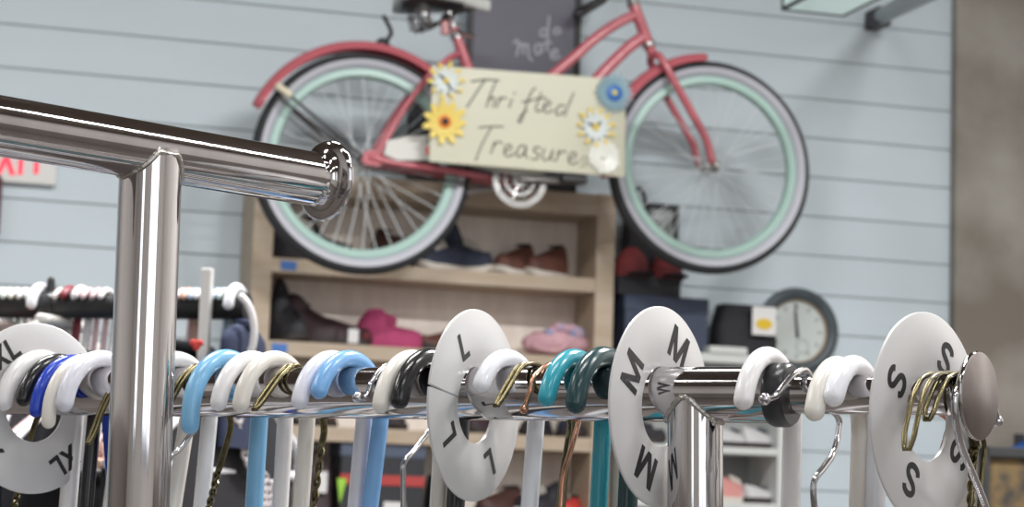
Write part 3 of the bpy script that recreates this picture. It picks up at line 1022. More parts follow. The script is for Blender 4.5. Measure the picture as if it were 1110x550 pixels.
STROKES = {
 'T1': [[(230, 124), (278, 118), (325, 121)], [(276, 121), (246, 165), (214, 214)]],
 'h': [[(316, 124), (298, 165), (282, 214)], [(285, 200), (302, 180), (312, 186), (305, 214)]],
 'r': [[(330, 180), (318, 216)], [(322, 200), (338, 181), (352, 184)]],
 'i': [[(372, 186), (362, 216)], [(381, 164), (380, 168)]],
 'f': [[(455, 148), (443, 156), (427, 192), (413, 238), (402, 268), (394, 262), (408, 238), (424, 226)], [(408, 196), (446, 190)]],
 't': [[(475, 164), (456, 216), (462, 230), (476, 224)], [(450, 186), (492, 181)]],
 'e': [[(482, 214), (502, 208), (506, 196), (494, 193), (483, 210), (486, 230), (500, 233), (516, 225)]],
 'd': [[(557, 210), (540, 208), (526, 228), (534, 243), (554, 228)], [(588, 164), (568, 212), (556, 246)]],
 'T2': [[(256, 286), (296, 283), (340, 283)], [(300, 284), (268, 342), (244, 402)]],
 'r2': [[(312, 335), (298, 376)], [(303, 356), (324, 336), (338, 341)]],
 'e2': [[(345, 370), (366, 362), (369, 349), (356, 347), (345, 364), (348, 383), (364, 386), (380, 377)]],
 'a2': [[(421, 352), (402, 350), (388, 372), (394, 389), (412, 378), (422, 353), (418, 384), (428, 393)]],
 's2': [[(472, 358), (454, 355), (449, 369), (466, 381), (458, 397), (440, 395)]],
 'u2': [[(486, 361), (478, 386), (487, 401), (504, 391), (516, 363), (509, 394), (517, 403)]],
 'r3': [[(537, 366), (526, 404)], [(531, 386), (548, 369), (562, 373)]],
 'e3': [[(572, 397), (591, 390), (595, 376), (582, 374), (571, 392), (574, 411), (590, 413), (603, 405)]],
 's3': [[(636, 392), (621, 389), (616, 401), (632, 410), (626, 422), (610, 420)]],
}
g = G()
for k, strokes in STROKES.items():
    for st in strokes:
        pts = [Vector((*sp_(440 + x / Z3, 50 + y / Z3), 0.0008)) for x, y in st]
        cen = crom(pts, 5)
        g.tube(cen, 0.0023 if not k.endswith('1') else 0.0026, 6, 1 if k == 's3' else 0, flat=1)
for v in g.v: v.z = 0.0004 + (v.z - 0.0008) * 0.25 + 0.0005
g.build('lettering', ['signink', 'glareink'], sign)
def petals(g, c, n, r0, r1, w, mi, z, jig=0.0, ph=0.0):
    for k in range(n):
        a = 2 * pi * k / n + ph
        rr_ = r1 * (1 + jig * random.uniform(-1, 1))
        prof = [(r0, 0.35 * w), (r0 + (rr_ - r0) * 0.5, w), (r0 + (rr_ - r0) * 0.85, 0.75 * w), (rr_, 0.12 * w)]
        poly = [(x, -y) for x, y in prof] + [(x, y) for x, y in reversed(prof)]
        X = T3(c[0], c[1], z) @ Matrix.Rotation(a, 4, 'Z') @ Matrix.Rotation(-0.12, 4, 'Y')
        g.prism(poly, 0, 0.0016, mi, X)
def dome(g, c, r, h, mi, z):
    g.lathe([(r, z), (r * 0.95, z + h * 0.5), (r * 0.6, z + h * 0.9), (0.0, z + h)], 20, mi, T3(c[0], c[1], 0))
u = 1 / 350.0                                        # metres per image pixel there
def flower(px, py, spec, mats, label):
    c = sp_(px, py)
    f = empty('flower', SX @ T3(c[0], c[1], 0))
    f.parent = sign; f.matrix_parent_inverse = Matrix.Identity(4); f.matrix_local = T3(c[0], c[1], 0)
    f['label'] = label
    g = G()
    spec(g)
    g.build('petals', mats, f)
    return f
def fl(rings_, centre):
    def s(g):
        z = 0.001
        for (n, r0, r1, w, mi, ph) in rings_:
            petals(g, (0, 0), n, r0 * u, r1 * u, w * u, mi, z, 0.06, ph); z += 0.003
        for (r, h, mi) in centre:
            dome(g, (0, 0), r * u, h * u, mi, z); z += 0.002
    return s
f1 = flower(483, 88, fl([(10, 11, 21.5, 2.2, 1, 0.1), (11, 3, 15.5, 2.7, 0, 0.0)], [(3.6, 2, 1)]), ['petalwhite', 'petalyellow', 'signink'], 'white daisy with yellow petal tips')
f2 = flower(481.5, 132.5, fl([(11, 6, 24.5, 4.0, 0, 0.0), (11, 4, 17, 3.0, 0, 0.28)], [(7.5, 2, 1), (4.2, 2.4, 2)]), ['petalyellow', 'orange', 'darksole'], 'yellow sunflower with dark orange centre')
f3 = flower(665, 101.5, fl([(20, 8, 22, 1.7, 0, 0.0), (20, 6, 17, 1.5, 0, 0.15)], [(9.5, 2, 1), (3, 3, 2)]), ['petalblue', 'deepblue', 'petallemon'], 'dusty blue flower with deep blue centre')
f4 = flower(645, 138, fl([(11, 12, 22, 2.3, 1, 0.2), (12, 4, 17, 2.8, 0, 0.0)], [(4.4, 2, 1)]), ['petalwhite', 'petalyellow'], 'white daisy with yellow tips on the right')
f5 = flower(654, 170, fl([(14, 4, 18, 4.6, 0, 0.0), (12, 3, 14, 4.0, 0, 0.2)], [(4, 2, 0)]), ['petalpale'], 'glossy white daisy')
for f, pts in ((f1, ((-7, 5), (5, -9))), (f4, ((-8, 3), (5, 5)))):
    g = G()
    for x, y in pts: g.tube([(x * u * 0.3, y * u * 0.3, 0.010), (x * u, y * u, 0.010)], 0.0035, 8)
    g.build('stamen', 'signink', f)

# ================================================================== CHALKBOARD
CO = 0.07
chalk_bottom = wz(560, 205, 0.12)
cl, cr_, ctop = wu(497, CO), wu(621, CO), wz(560, -60, CO)
CBX = W @ T3((cl + cr_) / 2, -CO, chalk_bottom + 0.03)
cb = empty('chalkboard', CBX)
tag(cb, 'grey chalkboard in a black frame behind the bicycle, standing on the bookcase', 'chalkboard')
hw, hh = (cr_ - cl) / 2, ctop - chalk_bottom
def cbp(px, py):
    q = CBX.inverted() @ (W @ wp(px, py, CO + 0.012)); return q.x, q.z
G().box((-hw, -0.008, 0), (hw, 0.008, hh)).build('slate', 'chalkboard', cb)
g = G(); fw = 0.022
for a, b_ in (((-hw, -0.014, -0.02), (-hw + fw * 0.8, 0.012, hh + 0.02)), ((hw - fw, -0.014, -0.02), (hw, 0.012, hh + 0.02)), ((-hw, -0.014, hh), (hw, 0.012, hh + 0.025)), ((-hw, -0.014, -0.02), (hw, 0.012, 0.01))):
    g.box(a, b_, bev=0.003)
g.build('frame', 'blackwood', cb)
Z4 = 7.86
def chalkstroke(pts): return [Vector((cbp(540 + x / Z4, 10 + y / Z4)[0], -0.0095, cbp(540 + x / Z4, 10 + y / Z4)[1])) for x, y in pts]
CH = [[(435, 65), (428, 140), (420, 230)], [(420, 175), (390, 165), (360, 190), (370, 225), (400, 225), (420, 190)], [(500, 160), (475, 180), (480, 205), (510, 205), (535, 190), (515, 160), (495, 160)],
      [(135, 285), (165, 262), (175, 310), (160, 390)], [(175, 320), (215, 290), (215, 375)], [(218, 320), (255, 300), (262, 400), (290, 435)],
      [(370, 300), (330, 300), (315, 345), (335, 385), (365, 350), (370, 300), (375, 365)], [(428, 238), (415, 335), (424, 350)], [(385, 292), (452, 286)],
      [(450, 392), (492, 380), (508, 352), (478, 346), (452, 378), (460, 414), (492, 422), (526, 400)]]
g = G()
for st in CH: g.tube(crom(chalkstroke(st), 4), 0.0042, 6)
for v in g.v: v.y = -0.0095 + (v.y + 0.0095) * 0.2
g.build('lettering', 'chalk', cb)

# ================================================================== BOOKCASE
BD = 0.22
bl_, br_ = wu(271, BD, 330), wu(665, BD, 330)
zt_ = wz(660, 211, BD)
bk = empty('bookcase', W @ T3(0, 0, 0))
tag(bk, 'pale wooden bookcase of shoes under the bicycle against the siding wall', 'bookcase')
pw = wu(293, BD, 330) - bl_
for a in (bl_, br_ - pw):
    G().box((a, -BD, 0), (a + pw, -0.008, zt_ + 0.0), bev=0.002).build('side_panel', 'birch', bk)
G().box((bl_ + pw, -0.02, 0.02), (br_ - pw, -0.008, zt_ - 0.01)).build('back_panel', 'birchback', bk)
G().box((bl_ + pw, -BD + 0.001, zt_ - 0.072), (br_ - pw, -0.02, zt_ - 0.002), bev=0.002).build('top_board', 'birch', bk)
z1t = wz(297, 279, BD); z2t = wz(297, 369, BD); dz = z1t - z2t
th_ = z1t - wz(297, 295, BD)
SH = [z1t, z2t, z2t - dz, z2t - 2 * dz, z2t - 3 * dz, z2t - 4 * dz, 0.08]
for z in SH:
    s = G().box((bl_ + pw, -BD + 0.002, z - th_), (br_ - pw, -0.02, z), bev=0.002).build('shelf', 'birch', bk)
    if z in (z1t, z2t):
        q = wp(313 if z == z1t else 307, 287, BD)
        G().box((q.x - 0.024, -BD - 0.0008, z - th_ * 0.5 - 0.013), (q.x + 0.024, -BD + 0.003, z - th_ * 0.5 + 0.013)).build('shelf_tag', 'tagblue', s)['label'] = 'blue tape label'
print('SHELVES', z1t, z2t, zt_, dz, 'u', bl_, br_)

# ------------------------------------------------------------------ shoes
def shoe_geo(L, Wd, H, heel=0.0, boot=0.0, toe_h=0.55, prof=None):
    """shoe along +X (toe), standing on z=0. returns upper, sole"""
    up_, so = G(), G()
    n = 18
    rings, srings = [], []
    for k in range(n + 1):
        t = k / n
        x = (t - 0.5) * L
        w = Wd * 0.5 * (0.72 + 0.28 * sin(pi * min(1, t * 1.1)) + (0.12 * sin(pi * max(0, (t - 0.45)) / 0.55) if t > 0.45 else 0))
        if t < 0.06: w *= 0.62 + 6 * t
        if t > 0.86: w *= max(0.25, sqrt(max(0.0, 1 - ((t - 0.86) / 0.145) ** 2)))
        if t < 0.42: h = H * (1.0 - 0.18 * (t / 0.42) ** 2) + boot * max(0.0, 1 - (t / 0.40) ** 3)
        else:
            q = (t - 0.42) / 0.58
            h = H * (0.82 - (0.82 - toe_h) * min(1, q * 1.5)) * (1 if q < 0.75 else sqrt(max(0.04, 1 - ((q - 0.75) / 0.262) ** 2)))
        if prof:
            for (ta, ha), (tb, hb_) in zip(prof, prof[1:]):
                if ta <= t <= tb + 1e-9:
                    q = (t - ta) / (tb - ta); h = H * (ha + (hb_ - ha) * q * q * (3 - 2 * q)); break
        lift = 0.012 * max(0, (t - 0.75) / 0.25) ** 2 + heel * max(0, 1 - t / 0.5) ** 1.2
        sol = 0.018
        ring = []
        for j in range(16):
            a = 2 * pi * j / 16
            cc, ss = cos(a), sin(a)
            y = w * (abs(cc) ** 0.75) * (1 if cc > 0 else -1)
            zz = (h * (abs(ss) ** 0.85)) if ss > 0 else 0.0
            ring.append(Vector((x, y * (1 - 0.35 * max(0, ss) ** 2), lift + sol * 0.8 + zz)))
        rings.append(ring)
        srings.append([Vector((x * 1.02, w * 1.08, lift if k > 7 else 0)), Vector((x * 1.02, w * 1.1, lift + sol)), Vector((x * 1.02, -w * 1.1, lift + sol)), Vector((x * 1.02, -w * 1.08, lift if k > 7 else 0))])
    up_.loft(rings); so.loft(srings)
    return up_, so

def shoe(px, z, off, L, Wd, H, ang, um, sm, label, cat='shoe', group='shoes on the bookcase', name='shoe', extra=None, **kw):
    u_ = wu(px, off, 330)
    X = W @ T3(u_, -off, z + 0.001) @ Matrix.Rotation(radians(ang), 4, 'Z')
    t = empty(name, X); tag(t, label, cat, group)
    a, b_ = shoe_geo(L, Wd, H, **kw)
    a.build('upper', um, t); b_.build('sole', sm, t)
    if extra: extra(t, L, Wd, H)
    return t
def opening(m):
    def f(t, L, Wd, H):
        g = G(); g.lathe([(0, -0.004), (0.9, -0.004), (1.0, 0.0), (0.9, 0.003), (0, 0.0)], 20)
        for v in g.v: v.x *= L * 0.17; v.y *= Wd * 0.26
        g.build('opening', m, t, T3(-L * 0.27, 0, H * 1.005 + 0.012) @ Matrix.Rotation(0.12, 4, 'Y'))
    return f
def laces(m):
    def f(t, L, Wd, H):
        g = G()
        for k in range(4):
            x = -0.02 * L + 0.07 * L * k
            g.tube([(x, -Wd * 0.2, H * (0.92 - 0.05 * k)), (x, 0, H * (1.0 - 0.05 * k) + 0.012), (x, Wd * 0.2, H * (0.92 - 0.05 * k))], 0.004, 6)
        g.build('laces', m, t)
    return f
# top shelf row, left to right
shoe(322, z1t, 0.12, 0.17, 0.09, 0.13, -30, 'shoeblack', 'darksole', 'black shoe with a pale toe behind the left wheel, first on the top row', boot=0.05, extra=laces('sole'))
shoe(352, z1t, 0.12, 0.17, 0.085, 0.09, -30, 'shoeblack', 'darksole', 'black shoe beside the bright bell on the top row', boot=0.05, extra=opening('darksole'))
shoe(424, z1t, 0.10, 0.15, 0.10, 0.115, -60, 'shoedkbrown', 'darksole', 'dark brown shoe seen through the spokes of the left wheel', extra=opening('darksole'), toe_h=0.75)
shoe(477, z1t, 0.13, 0.16, 0.08, 0.085, 200, 'shoenavy', 'sole', 'lower navy sneaker with a white toe edge, partly behind the left wheel', extra=laces('sole'))
shoe(505, z1t, 0.10, 0.17, 0.09, 0.10, -35, 'shoenavy', 'sole', 'tall navy high top sneaker leaning beside the left wheel', boot=0.075, extra=laces('sole'))
shoe(556, z1t, 0.11, 0.16, 0.085, 0.095, 212, 'shoebrown', 'sole', 'left shoe of the brown pair with pale soles', extra=opening('darksole'))
shoe(590, z1t, 0.11, 0.17, 0.085, 0.098, 208, 'shoebrown', 'sole', 'right shoe of the brown pair with pale soles', extra=opening('darksole'))
# second row
shoe(314, z2t, 0.11, 0.16, 0.09, 0.11, -70, 'shoegrey', 'darksole', 'grey and black suede boot at the left end of the second row', boot=0.09, extra=laces('shoeblack'))
shoe(343, z2t, 0.11, 0.17, 0.10, 0.115, -25, 'shoeplum', 'darksole', 'plum black shoe beside the suede boot on the second row', boot=0.03, extra=opening('darksole'))
def redtag(t, L, Wd, H):
    G().box((L * 0.05, -Wd * 0.62, 0.006), (L * 0.24, -Wd * 0.5, 0.05), bev=0.002).build('price_tag', 'tagwhite', t)
    G().box((L * 0.3, -Wd * 0.55, 0.018), (L * 0.46, -Wd * 0.3, 0.045), bev=0.006).build('patch', 'dullred', t)
shoe(375, z2t, 0.13, 0.17, 0.085, 0.075, -10, 'shoeplum', 'darksole', 'dark shoe with a white price tag left of the magenta shoe', extra=redtag)
def frill(t, L, Wd, H):
    g = G()
    for k in range(9):
        a = pi * k / 8
        g.blob((0.03 * L + 0.006 * sin(a * 2), Wd * 0.36 * cos(a), H * (0.55 + 0.32 * sin(a))), (0.012, 0.010, 0.010))
    g.build('frill', 'magenta', t)
shoe(423, z2t, 0.11, 0.215, 0.10, 0.112, -12, 'magenta', 'magenta', 'magenta felt slipper shoe with a frilled cuff', extra=frill, prof=[(0, 0.3), (0.07, 0.72), (0.2, 0.98), (0.36, 1.0), (0.5, 0.8), (0.62, 0.5), (0.8, 0.45), (0.93, 0.34), (1.0, 0.08)])
shoe(478, z2t, 0.11, 0.16, 0.08, 0.06, 200, 'shoebrown', 'darksole', 'brown shoe on the second row half hidden by the L disc', extra=opening('darksole'))
# pastel bundle on the second row
def bundle():
    u_ = wu(603, 0.11, 360)
    t = empty('fabric_bag', W @ T3(u_, -0.115, z2t))
    tag(t, 'pastel pink and blue floral fabric bag at the right end of the second row', 'bag')
    rnd = random.Random(5)
    g = G()
    g.blob((0, 0, 0.044), (0.118, 0.07, 0.046), nu=28, nv=14, fn=lambda q: 1 + 0.09 * sin(7 * q.x + 3 * q.z) * cos(5 * q.y + 4 * q.z))
    g.build('pouch', 'pastelpink', t)
    g = G()
    for k in range(7):
        a = -0.8 + 1.6 * k / 6
        g.blob((0.01 + 0.055 * sin(a) + rnd.uniform(-0.01, 0.01), -0.035 + rnd.uniform(-0.01, 0.01), 0.075 + 0.03 * cos(a * 1.5) - 0.01), (0.03, 0.022, 0.018), fn=lambda q: 1 + 0.1 * sin(9 * q.x))
    g.build('bow', 'floral', t)
    g = G(); g.tube(crom([(-0.06, -0.03, 0.07), (-0.09, -0.06, 0.03), (-0.02, -0.075, 0.02), (0.05, -0.06, 0.06)], 6), 0.007, 8, flat=1)
    g.build('strap', 'pastelpink', t)
bundle()
# third row, mostly behind the rail and hangers
z3 = SH[2]; z4 = SH[3]
for i, (px, m, lab) in enumerate([(300, 'shoeblack', 'black shoe on the third row behind the cream stem'), (350, 'shoedkbrown', 'dark brown shoe on the third row left of the pale blue stem'), (430, 'shoeblack', 'black shoe on the third row behind the black hook'),
                 (530, 'shoeplum', 'plum shoe on the third row behind the L disc'), (585, 'shoeblack', 'black shoe with white toe on the third row behind the copper wire'), (622, 'shoenavy', 'navy shoe at the right end of the third row')]):
    shoe(px, z3, 0.12, 0.17, 0.085, 0.07, -150 + 25 * (i % 3), m, 'darksole', lab, extra=opening('darksole'))
# fourth row
def cardbox(name, px0, px1, ytop, z, off, dep, m, label, cat='box', band=None, lid=None):
    a, b_ = wu(px0, off, 400), wu(px1, off, 400)
    zt = wz((px0 + px1) / 2, ytop, off)
    t = empty(name, W @ T3((a + b_) / 2, -off, z + 0.001)); tag(t, label, cat)
    h_ = zt - z; w_ = (b_ - a) / 2
    G().box((-w_, 0, 0), (w_, dep, h_ * 0.8), bev=0.003).build('carton', m, t)
    G().box((-w_ - 0.003, -0.003, h_ * 0.72), (w_ + 0.003, dep + 0.003, h_), bev=0.003).build('lid', lid or m, t)
    if band:
        zb0, zb1 = (wz((px0 + px1) / 2, y, off) - z for y in band)
        G().box((-w_ - 0.001, -0.0045, zb1), (w_ + 0.001, 0.004, zb0)).build('stripe', 'redstripe', t)
    return t, w_, h_
t, w_, h_ = cardbox('shoe_box', 374, 464, 474, z4, 0.20, 0.17, 'boxblack', 'slate blue shoe box with a red stripe on the fourth row', band=(516, 527), lid='slate')
G().box((w_ * 0.05, -0.006, 0.002), (w_ * 0.55, -0.002, 0.03)).build('price_tag', 'tagwhite', t)
a_, b2 = wu(364, 0.21, 520), wu(373, 0.21, 520)
g = G(); g.prism([(0, 0), (-0.012, 0.075), (0.018, 0.075)], 0, 0.004, X=Matrix.Rotation(pi / 2, 4, 'X'))
o = g.build('card_tag', 'lime', X=W @ T3(wu(369, 0.2, 520), -0.205, max(z4 + 0.001, wz(369, 546, 0.205))))
tag(o, 'pointed lime green card leaning left of the slate shoe box', 'card')
def garment(name, X, m, label, half, drop, thick, group=None, sh=0.05, trim=None, cat='garment'):
    """hanging clothes seen from the side: shoulders along local X, thickness along local Y, top at z=0"""
    t = empty(name, X); tag(t, label, cat, group)
    rings = []
    n = 16
    for k in range(n + 1):
        v = k / n
        z = -drop * v ** 1.35
        wdt = half * min(1.0, 0.25 + 2.6 * v ** 0.8) * (1 + 0.03 * sin(9 * v))
        tk = thick * min(1.0, 0.35 + 2.4 * v) * (1 + 0.1 * sin(14 * v))
        ring = []
        for j in range(28):
            a = 2 * pi * j / 28
            ring.append(Vector((wdt * cos(a), tk * 0.5 * sin(a) * (1 + 0.22 * sin(5 * a + 3 * v)), z)))
        rings.append(ring)
    G().loft(rings).build('cloth', m, t)
    g = G(); g.tube([Vector((half * 0.26 * cos(2 * pi * k / 20), thick * 0.3 * sin(2 * pi * k / 20), 0.0)) for k in range(20)], 0.006, 8, closed=True)
    g.build('collar', m, t)
    if trim: trim(t)
    return t
# dark bags on the fourth row
def bag(px, z, off, w, d, h, m, label, handle=True, tagc=None, group=None, name='handbag', cat='bag'):
    t = empty(name, W @ T3(wu(px, off, 480), -off, z + 0.001)); tag(t, label, cat, group)
    rings = []
    for k in range(9):
        v = k / 8
        s = 1 - 0.14 * v ** 2 + 0.05 * sin(pi * v)
        rings.append([Vector((w * 0.5 * s * (abs(cos(2 * pi * j / 24)) ** 0.45) * (1 if cos(2 * pi * j / 24) > 0 else -1), d * 0.5 * (1 - 0.35 * v) * (abs(sin(2 * pi * j / 24)) ** 0.45) * (1 if sin(2 * pi * j / 24) > 0 else -1), h * v)) for j in range(24)])
    G().loft(rings).build('body', m, t)
    if handle:
        g = G(); g.tube(crom([(-w * 0.28, -d * 0.15, h * 0.97), (-w * 0.22, -d * 0.15, h * 1.25), (0, -d * 0.15, h * 1.38), (w * 0.22, -d * 0.15, h * 1.25), (w * 0.28, -d * 0.15, h * 0.97)], 6), 0.006, 8)
        g.build('handle', m, t)
    if tagc: tagc(t)
    return t
bag(300, z4, 0.12, 0.10, 0.12, 0.12, 'bagblack', 'black bag on the fourth row behind the white stems')
bag(345, z4, 0.12, 0.09, 0.12, 0.13, 'shoeplum', 'dark bag with a white tag left of the lime card', tagc=lambda t: G().box((-0.012, -0.072, 0.05), (0.018, -0.066, 0.115), bev=0.001).build('price_tag', 'tagwhite', t))
bag(480, z4, 0.12, 0.09, 0.12, 0.12, 'bagblack', 'black bag on the fourth row right of the slate shoe box')
shoe(548, z4, 0.12, 0.18, 0.09, 0.08, -150, 'shoedkbrown', 'darksole', 'brown shoe on the fourth row left of the black trainer', extra=opening('darksole'))
shoe(592, z4, 0.12, 0.19, 0.09, 0.085, -160, 'shoeblack', 'sole', 'black trainer with a white sole edge on the fourth row', extra=laces('sole'), boot=0.02)
shoe(626, z4, 0.12, 0.16, 0.08, 0.06, -130, 'red', 'darksole', 'dull red shoe at the right end of the fourth row', extra=opening('darksole'))

# small dark case on top of the bookcase behind the left wheel
cardbox('small_case', 441, 469, 100, zt_, 0.16, 0.12, 'boxblack', 'small dark case on the bookcase top behind the left wheel', cat='case')

# ================================================================== WHITE SHELF UNIT with bags and boxes, right of the bookcase
UO = 0.26
ul, ur = wu(676, UO, 450), wu(852, UO, 450)
zu = wz(790, 385, UO)
un = empty('shelf_unit', W @ T3(0, 0, 0)); tag(un, 'white shelf unit of trainers right of the bookcase', 'shelf unit')
tw = 0.026
for a in (ul, ur - tw): G().box((a, -UO, 0), (a + tw, -0.01, zu), bev=0.002).build('side_panel', 'unitwhite', un)
G().box((ul, -0.02, 0.02), (ur, -0.01, zu)).build('back_panel', 'unitback', un)
G().box((ul - 0.002, -UO - 0.003, zu - 0.026), (ur + 0.002, -0.01, zu + 0.002), bev=0.002).build('top_board', 'unitwhite', un)
zs1 = wz(820, 486, UO); zs2 = wz(820, 546, UO); dzu = zs1 - zs2
for z in (zs1, zs2, zs2 - dzu, zs2 - 2 * dzu, zs2 - 3 * dzu, 0.08):
    G().box((ul + tw, -UO + 0.002, z - 0.022), (ur - tw, -0.02, z), bev=0.002).build('shelf', 'unitwhite', un)
gs = 'trainers on the white shelf unit'
shoe(797, zs1, 0.17, 0.15, 0.075, 0.05, 20, 'shoewhite', 'darksole', 'left white trainer on the upper white shelf', group=gs, extra=laces('shoenavy'))
shoe(826, zs1, 0.17, 0.15, 0.075, 0.055, 20, 'shoewhite', 'darksole', 'right white trainer on the upper white shelf', group=gs, extra=laces('shoenavy'))
shoe(700, zs1, 0.17, 0.15, 0.075, 0.06, -30, 'shoegrey', 'darksole', 'grey shoe on the upper white shelf left of the rack post', group=gs, extra=laces('shoeblack'))
shoe(796, zs2, 0.16, 0.16, 0.08, 0.075, 15, 'shoepink', 'sole', 'pink trainer on the lower white shelf', group=gs, extra=laces('sole'))
shoe(828, zs2, 0.18, 0.14, 0.075, 0.045, 20, 'shoewhite', 'darksole', 'white trainer beside the pink one on the lower white shelf', group=gs, extra=laces('shoegrey'))
shoe(700, zs2, 0.16, 0.16, 0.08, 0.06, -30, 'shoepink', 'sole', 'dusty pink shoe on the lower white shelf left of the rack post', group=gs, extra=laces('sole'))
# on the unit's top
t, w_, h_ = cardbox('storage_box', 676, 766, 322, zu + 0.002, 0.22, 0.18, 'boxnavy', 'navy storage box behind the M disc', band=None)
ztopbox = zu + 0.002 + h_ + 0.001
def yellowtag(t):
    g = G()
    g.box((-0.004, -0.088, 0.068), (0.078, -0.083, 0.160), bev=0.001)
    q = g.build('price_tag', 'tagwhite', t)
    g = G(); g.lathe([(0, 0), (1, 0), (1, 0.002), (0, 0.002)], 24)
    for v in g.v: v.x *= 0.028; v.y *= 0.018
    g.build('sticker', 'tagyellow', q, T3(0.036, -0.088, 0.104) @ Matrix.Rotation(pi / 2, 4, 'X'))
bag(803, zu + 0.002, 0.16, 0.205, 0.14, 0.168, 'bagblack', 'black bag with a white and yellow tag in front of the wall clock', handle=False, tagc=yellowtag)
t = G().box((-0.065, -0.04, 0), (0.065, 0.04, 0.024), bev=0.004).build('paper_box', 'unitwhite', X=W @ T3(wu(786, 0.24, 390), -0.30 + 0.07, zu + 0.002))
tag(t, 'flat white paper box lying in front of the black bag', 'box')
cardbox('storage_box', 668, 736, 300, ztopbox, 0.20, 0.16, 'boxblack', 'black box lying on top of the navy storage box')
zbb = wz(702, 301, 0.2)
def toy(px, w, h, m, m2, label, off=0.17):
    t = empty('soft_cap', W @ T3(wu(px, off, 290), -off, zbb)); tag(t, label, 'cap', 'caps piled under the right wheel')
    g = G(); g.blob((0, 0, 0), (w / 2, w / 2, h), fn=lambda q: 1.0 if q.z > 0 else 0.35)
    for v in g.v: v.z = max(v.z, 0) 
    g.build('crown', m, t)
    g = G(); g.lathe([(0, 0), (0.9, 0), (1.0, 0.004), (0.9, 0.009), (0, 0.012)], 24)
    for v in g.v: v.x *= w * 0.36; v.y *= w * 0.4
    g.build('peak', m2, t, T3(w * 0.1, -w * 0.52, 0.002))
    return t
toy(684, 0.125, 0.10, 'dullred', 'fabblack', 'dull red cap under the left side of the right wheel')
toy(722, 0.115, 0.085, 'dullred', 'fabblack', 'smaller red cap below the right wheel tire')
def posters():
    # glossy packet in a dark frame, leaning on the siding behind the right wheel
    a, b_ = wu(700, 0.05, 240), wu(737, 0.05, 240)
    z0, z1 = wz(718, 268, 0.05), wz(718, 221, 0.05)
    t = empty('framed_picture', W @ T3((a + b_) / 2, -0.03, z0)); tag(t, 'small dark framed picture under glossy film behind the right wheel', 'picture')
    w_ = (b_ - a) / 2
    G().box((-w_, 0, 0), (w_, 0.015, z1 - z0)).build('print', 'pastichrome', t)
    g = G()
    for lo, hi in (((-w_, -0.012, 0), (-w_ + 0.014, 0.018, z1 - z0)), ((w_ - 0.014, -0.012, 0), (w_, 0.018, z1 - z0)), ((-w_, -0.012, 0), (w_, 0.018, 0.014)), ((-w_, -0.012, z1 - z0 - 0.014), (w_, 0.018, z1 - z0))): g.box(lo, hi, bev=0.002)
    g.build('frame', 'blackwood', t)
    bag(712, zbb, 0.09, 0.09, 0.09, wz(712, 272, 0.09) - zbb, 'shoeplum', 'plum dark bag behind the smaller red cap under the right wheel', handle=False)
    t = bag(684, zbb, 0.09, 0.09, 0.10, wz(684, 232, 0.09) - zbb, 'bagblack', 'tall dark bag standing behind the red cap, right of the bookcase', handle=True)
posters()

# ================================================================== CLOCK
KO = 0.0
kc = wp(866, 359, 0.03)
KR = (wz(866, 312.5, 0.03) - wz(866, 406, 0.03)) / 2 * 1.02
KX = W @ T3(kc.x, -0.005, kc.z) @ Matrix.Rotation(pi / 2, 4, 'X')
ck_ = empty('wall_clock', KX); tag(ck_, 'round wall clock with a broad dark grey rim and pale face', 'clock')
g = G(); g.lathe([(KR * 0.70, 0.0), (KR * 0.98, 0.0), (KR, 0.008), (KR * 0.97, 0.026), (KR * 0.86, 0.034), (KR * 0.75, 0.028), (KR * 0.71, 0.016)], 64, close=True); g.build('rim', 'clockrim', ck_)
G().lathe([(0, 0.0), (KR * 0.73, 0.0), (KR * 0.73, 0.008), (0, 0.008)], 64).build('face', 'clockface', ck_)
G().lathe([(KR * 0.70, 0.008), (KR * 0.725, 0.018), (KR * 0.71, 0.022), (KR * 0.685, 0.010)], 64, close=True).build('inner_ring', 'rustedge', ck_)
for (ln, ang, w_) in ((0.62, 95, 0.004), (0.45, 97, 0.0055)):
    a = radians(ang)
    G().tube([(-0.12 * KR * cos(a), -0.12 * KR * sin(a), 0.012), (ln * KR * cos(a), ln * KR * sin(a), 0.012)], [w_, w_ * 0.5], 8).build('hand', 'blackplastic', ck_)
for k in range(12):
    G().box((KR * 0.52, -0.004, 0.0078), (KR * 0.62, 0.004, 0.0092), X=Matrix.Rotation(2 * pi * k / 12, 4, 'Z')).build('hour_mark', 'clockmark', ck_)
g = G(); g.lathe([(KR * 0.14, 0.0075), (KR * 0.165, 0.0075), (KR * 0.165, 0.009), (KR * 0.14, 0.009)], 32, X=T3(KR * 0.14, -KR * 0.34, 0), close=True); g.build('small_dial', 'clockmark', ck_)

# ================================================================== EXIT sign
EO = 0.03
e0, e1 = wp(-24, 196, EO), wp(61, 201, EO)
ez1 = wz(20, 138, EO)
et = empty('exit_sign', W @ T3((e0.x + e1.x) / 2, 0, (e0.z + e1.z) / 2)); tag(et, 'white exit sign with red letters on the siding below the near rail', 'sign')
w_ = (e1.x - e0.x) / 2; hgt = ez1 - e0.z
G().box((-w_, -EO, 0), (w_, -0.001, hgt), bev=0.006).build('plate', 'exitplate', et)
for ch, px in (('E', -11), ('X', 7), ('I', 23), ('T', 40)):
    vs, fs = text_geo(ch, 0.115, 0.002, 0.2)
    q = wp(px, 170, EO)
    hl = max(v.y for v in vs)
    g = G(); g.add([Vector((v.x * 0.6, v.y, v.z)) for v in vs], fs, 0, None, False)
    g.build('letter', 'exitred', et, T3(q.x - (e0.x + e1.x) / 2, -EO - 0.002, wz(px, 189.5, EO) - (e0.z + e1.z) / 2 + hl) @ Matrix.Rotation(pi / 2, 4, 'X'))

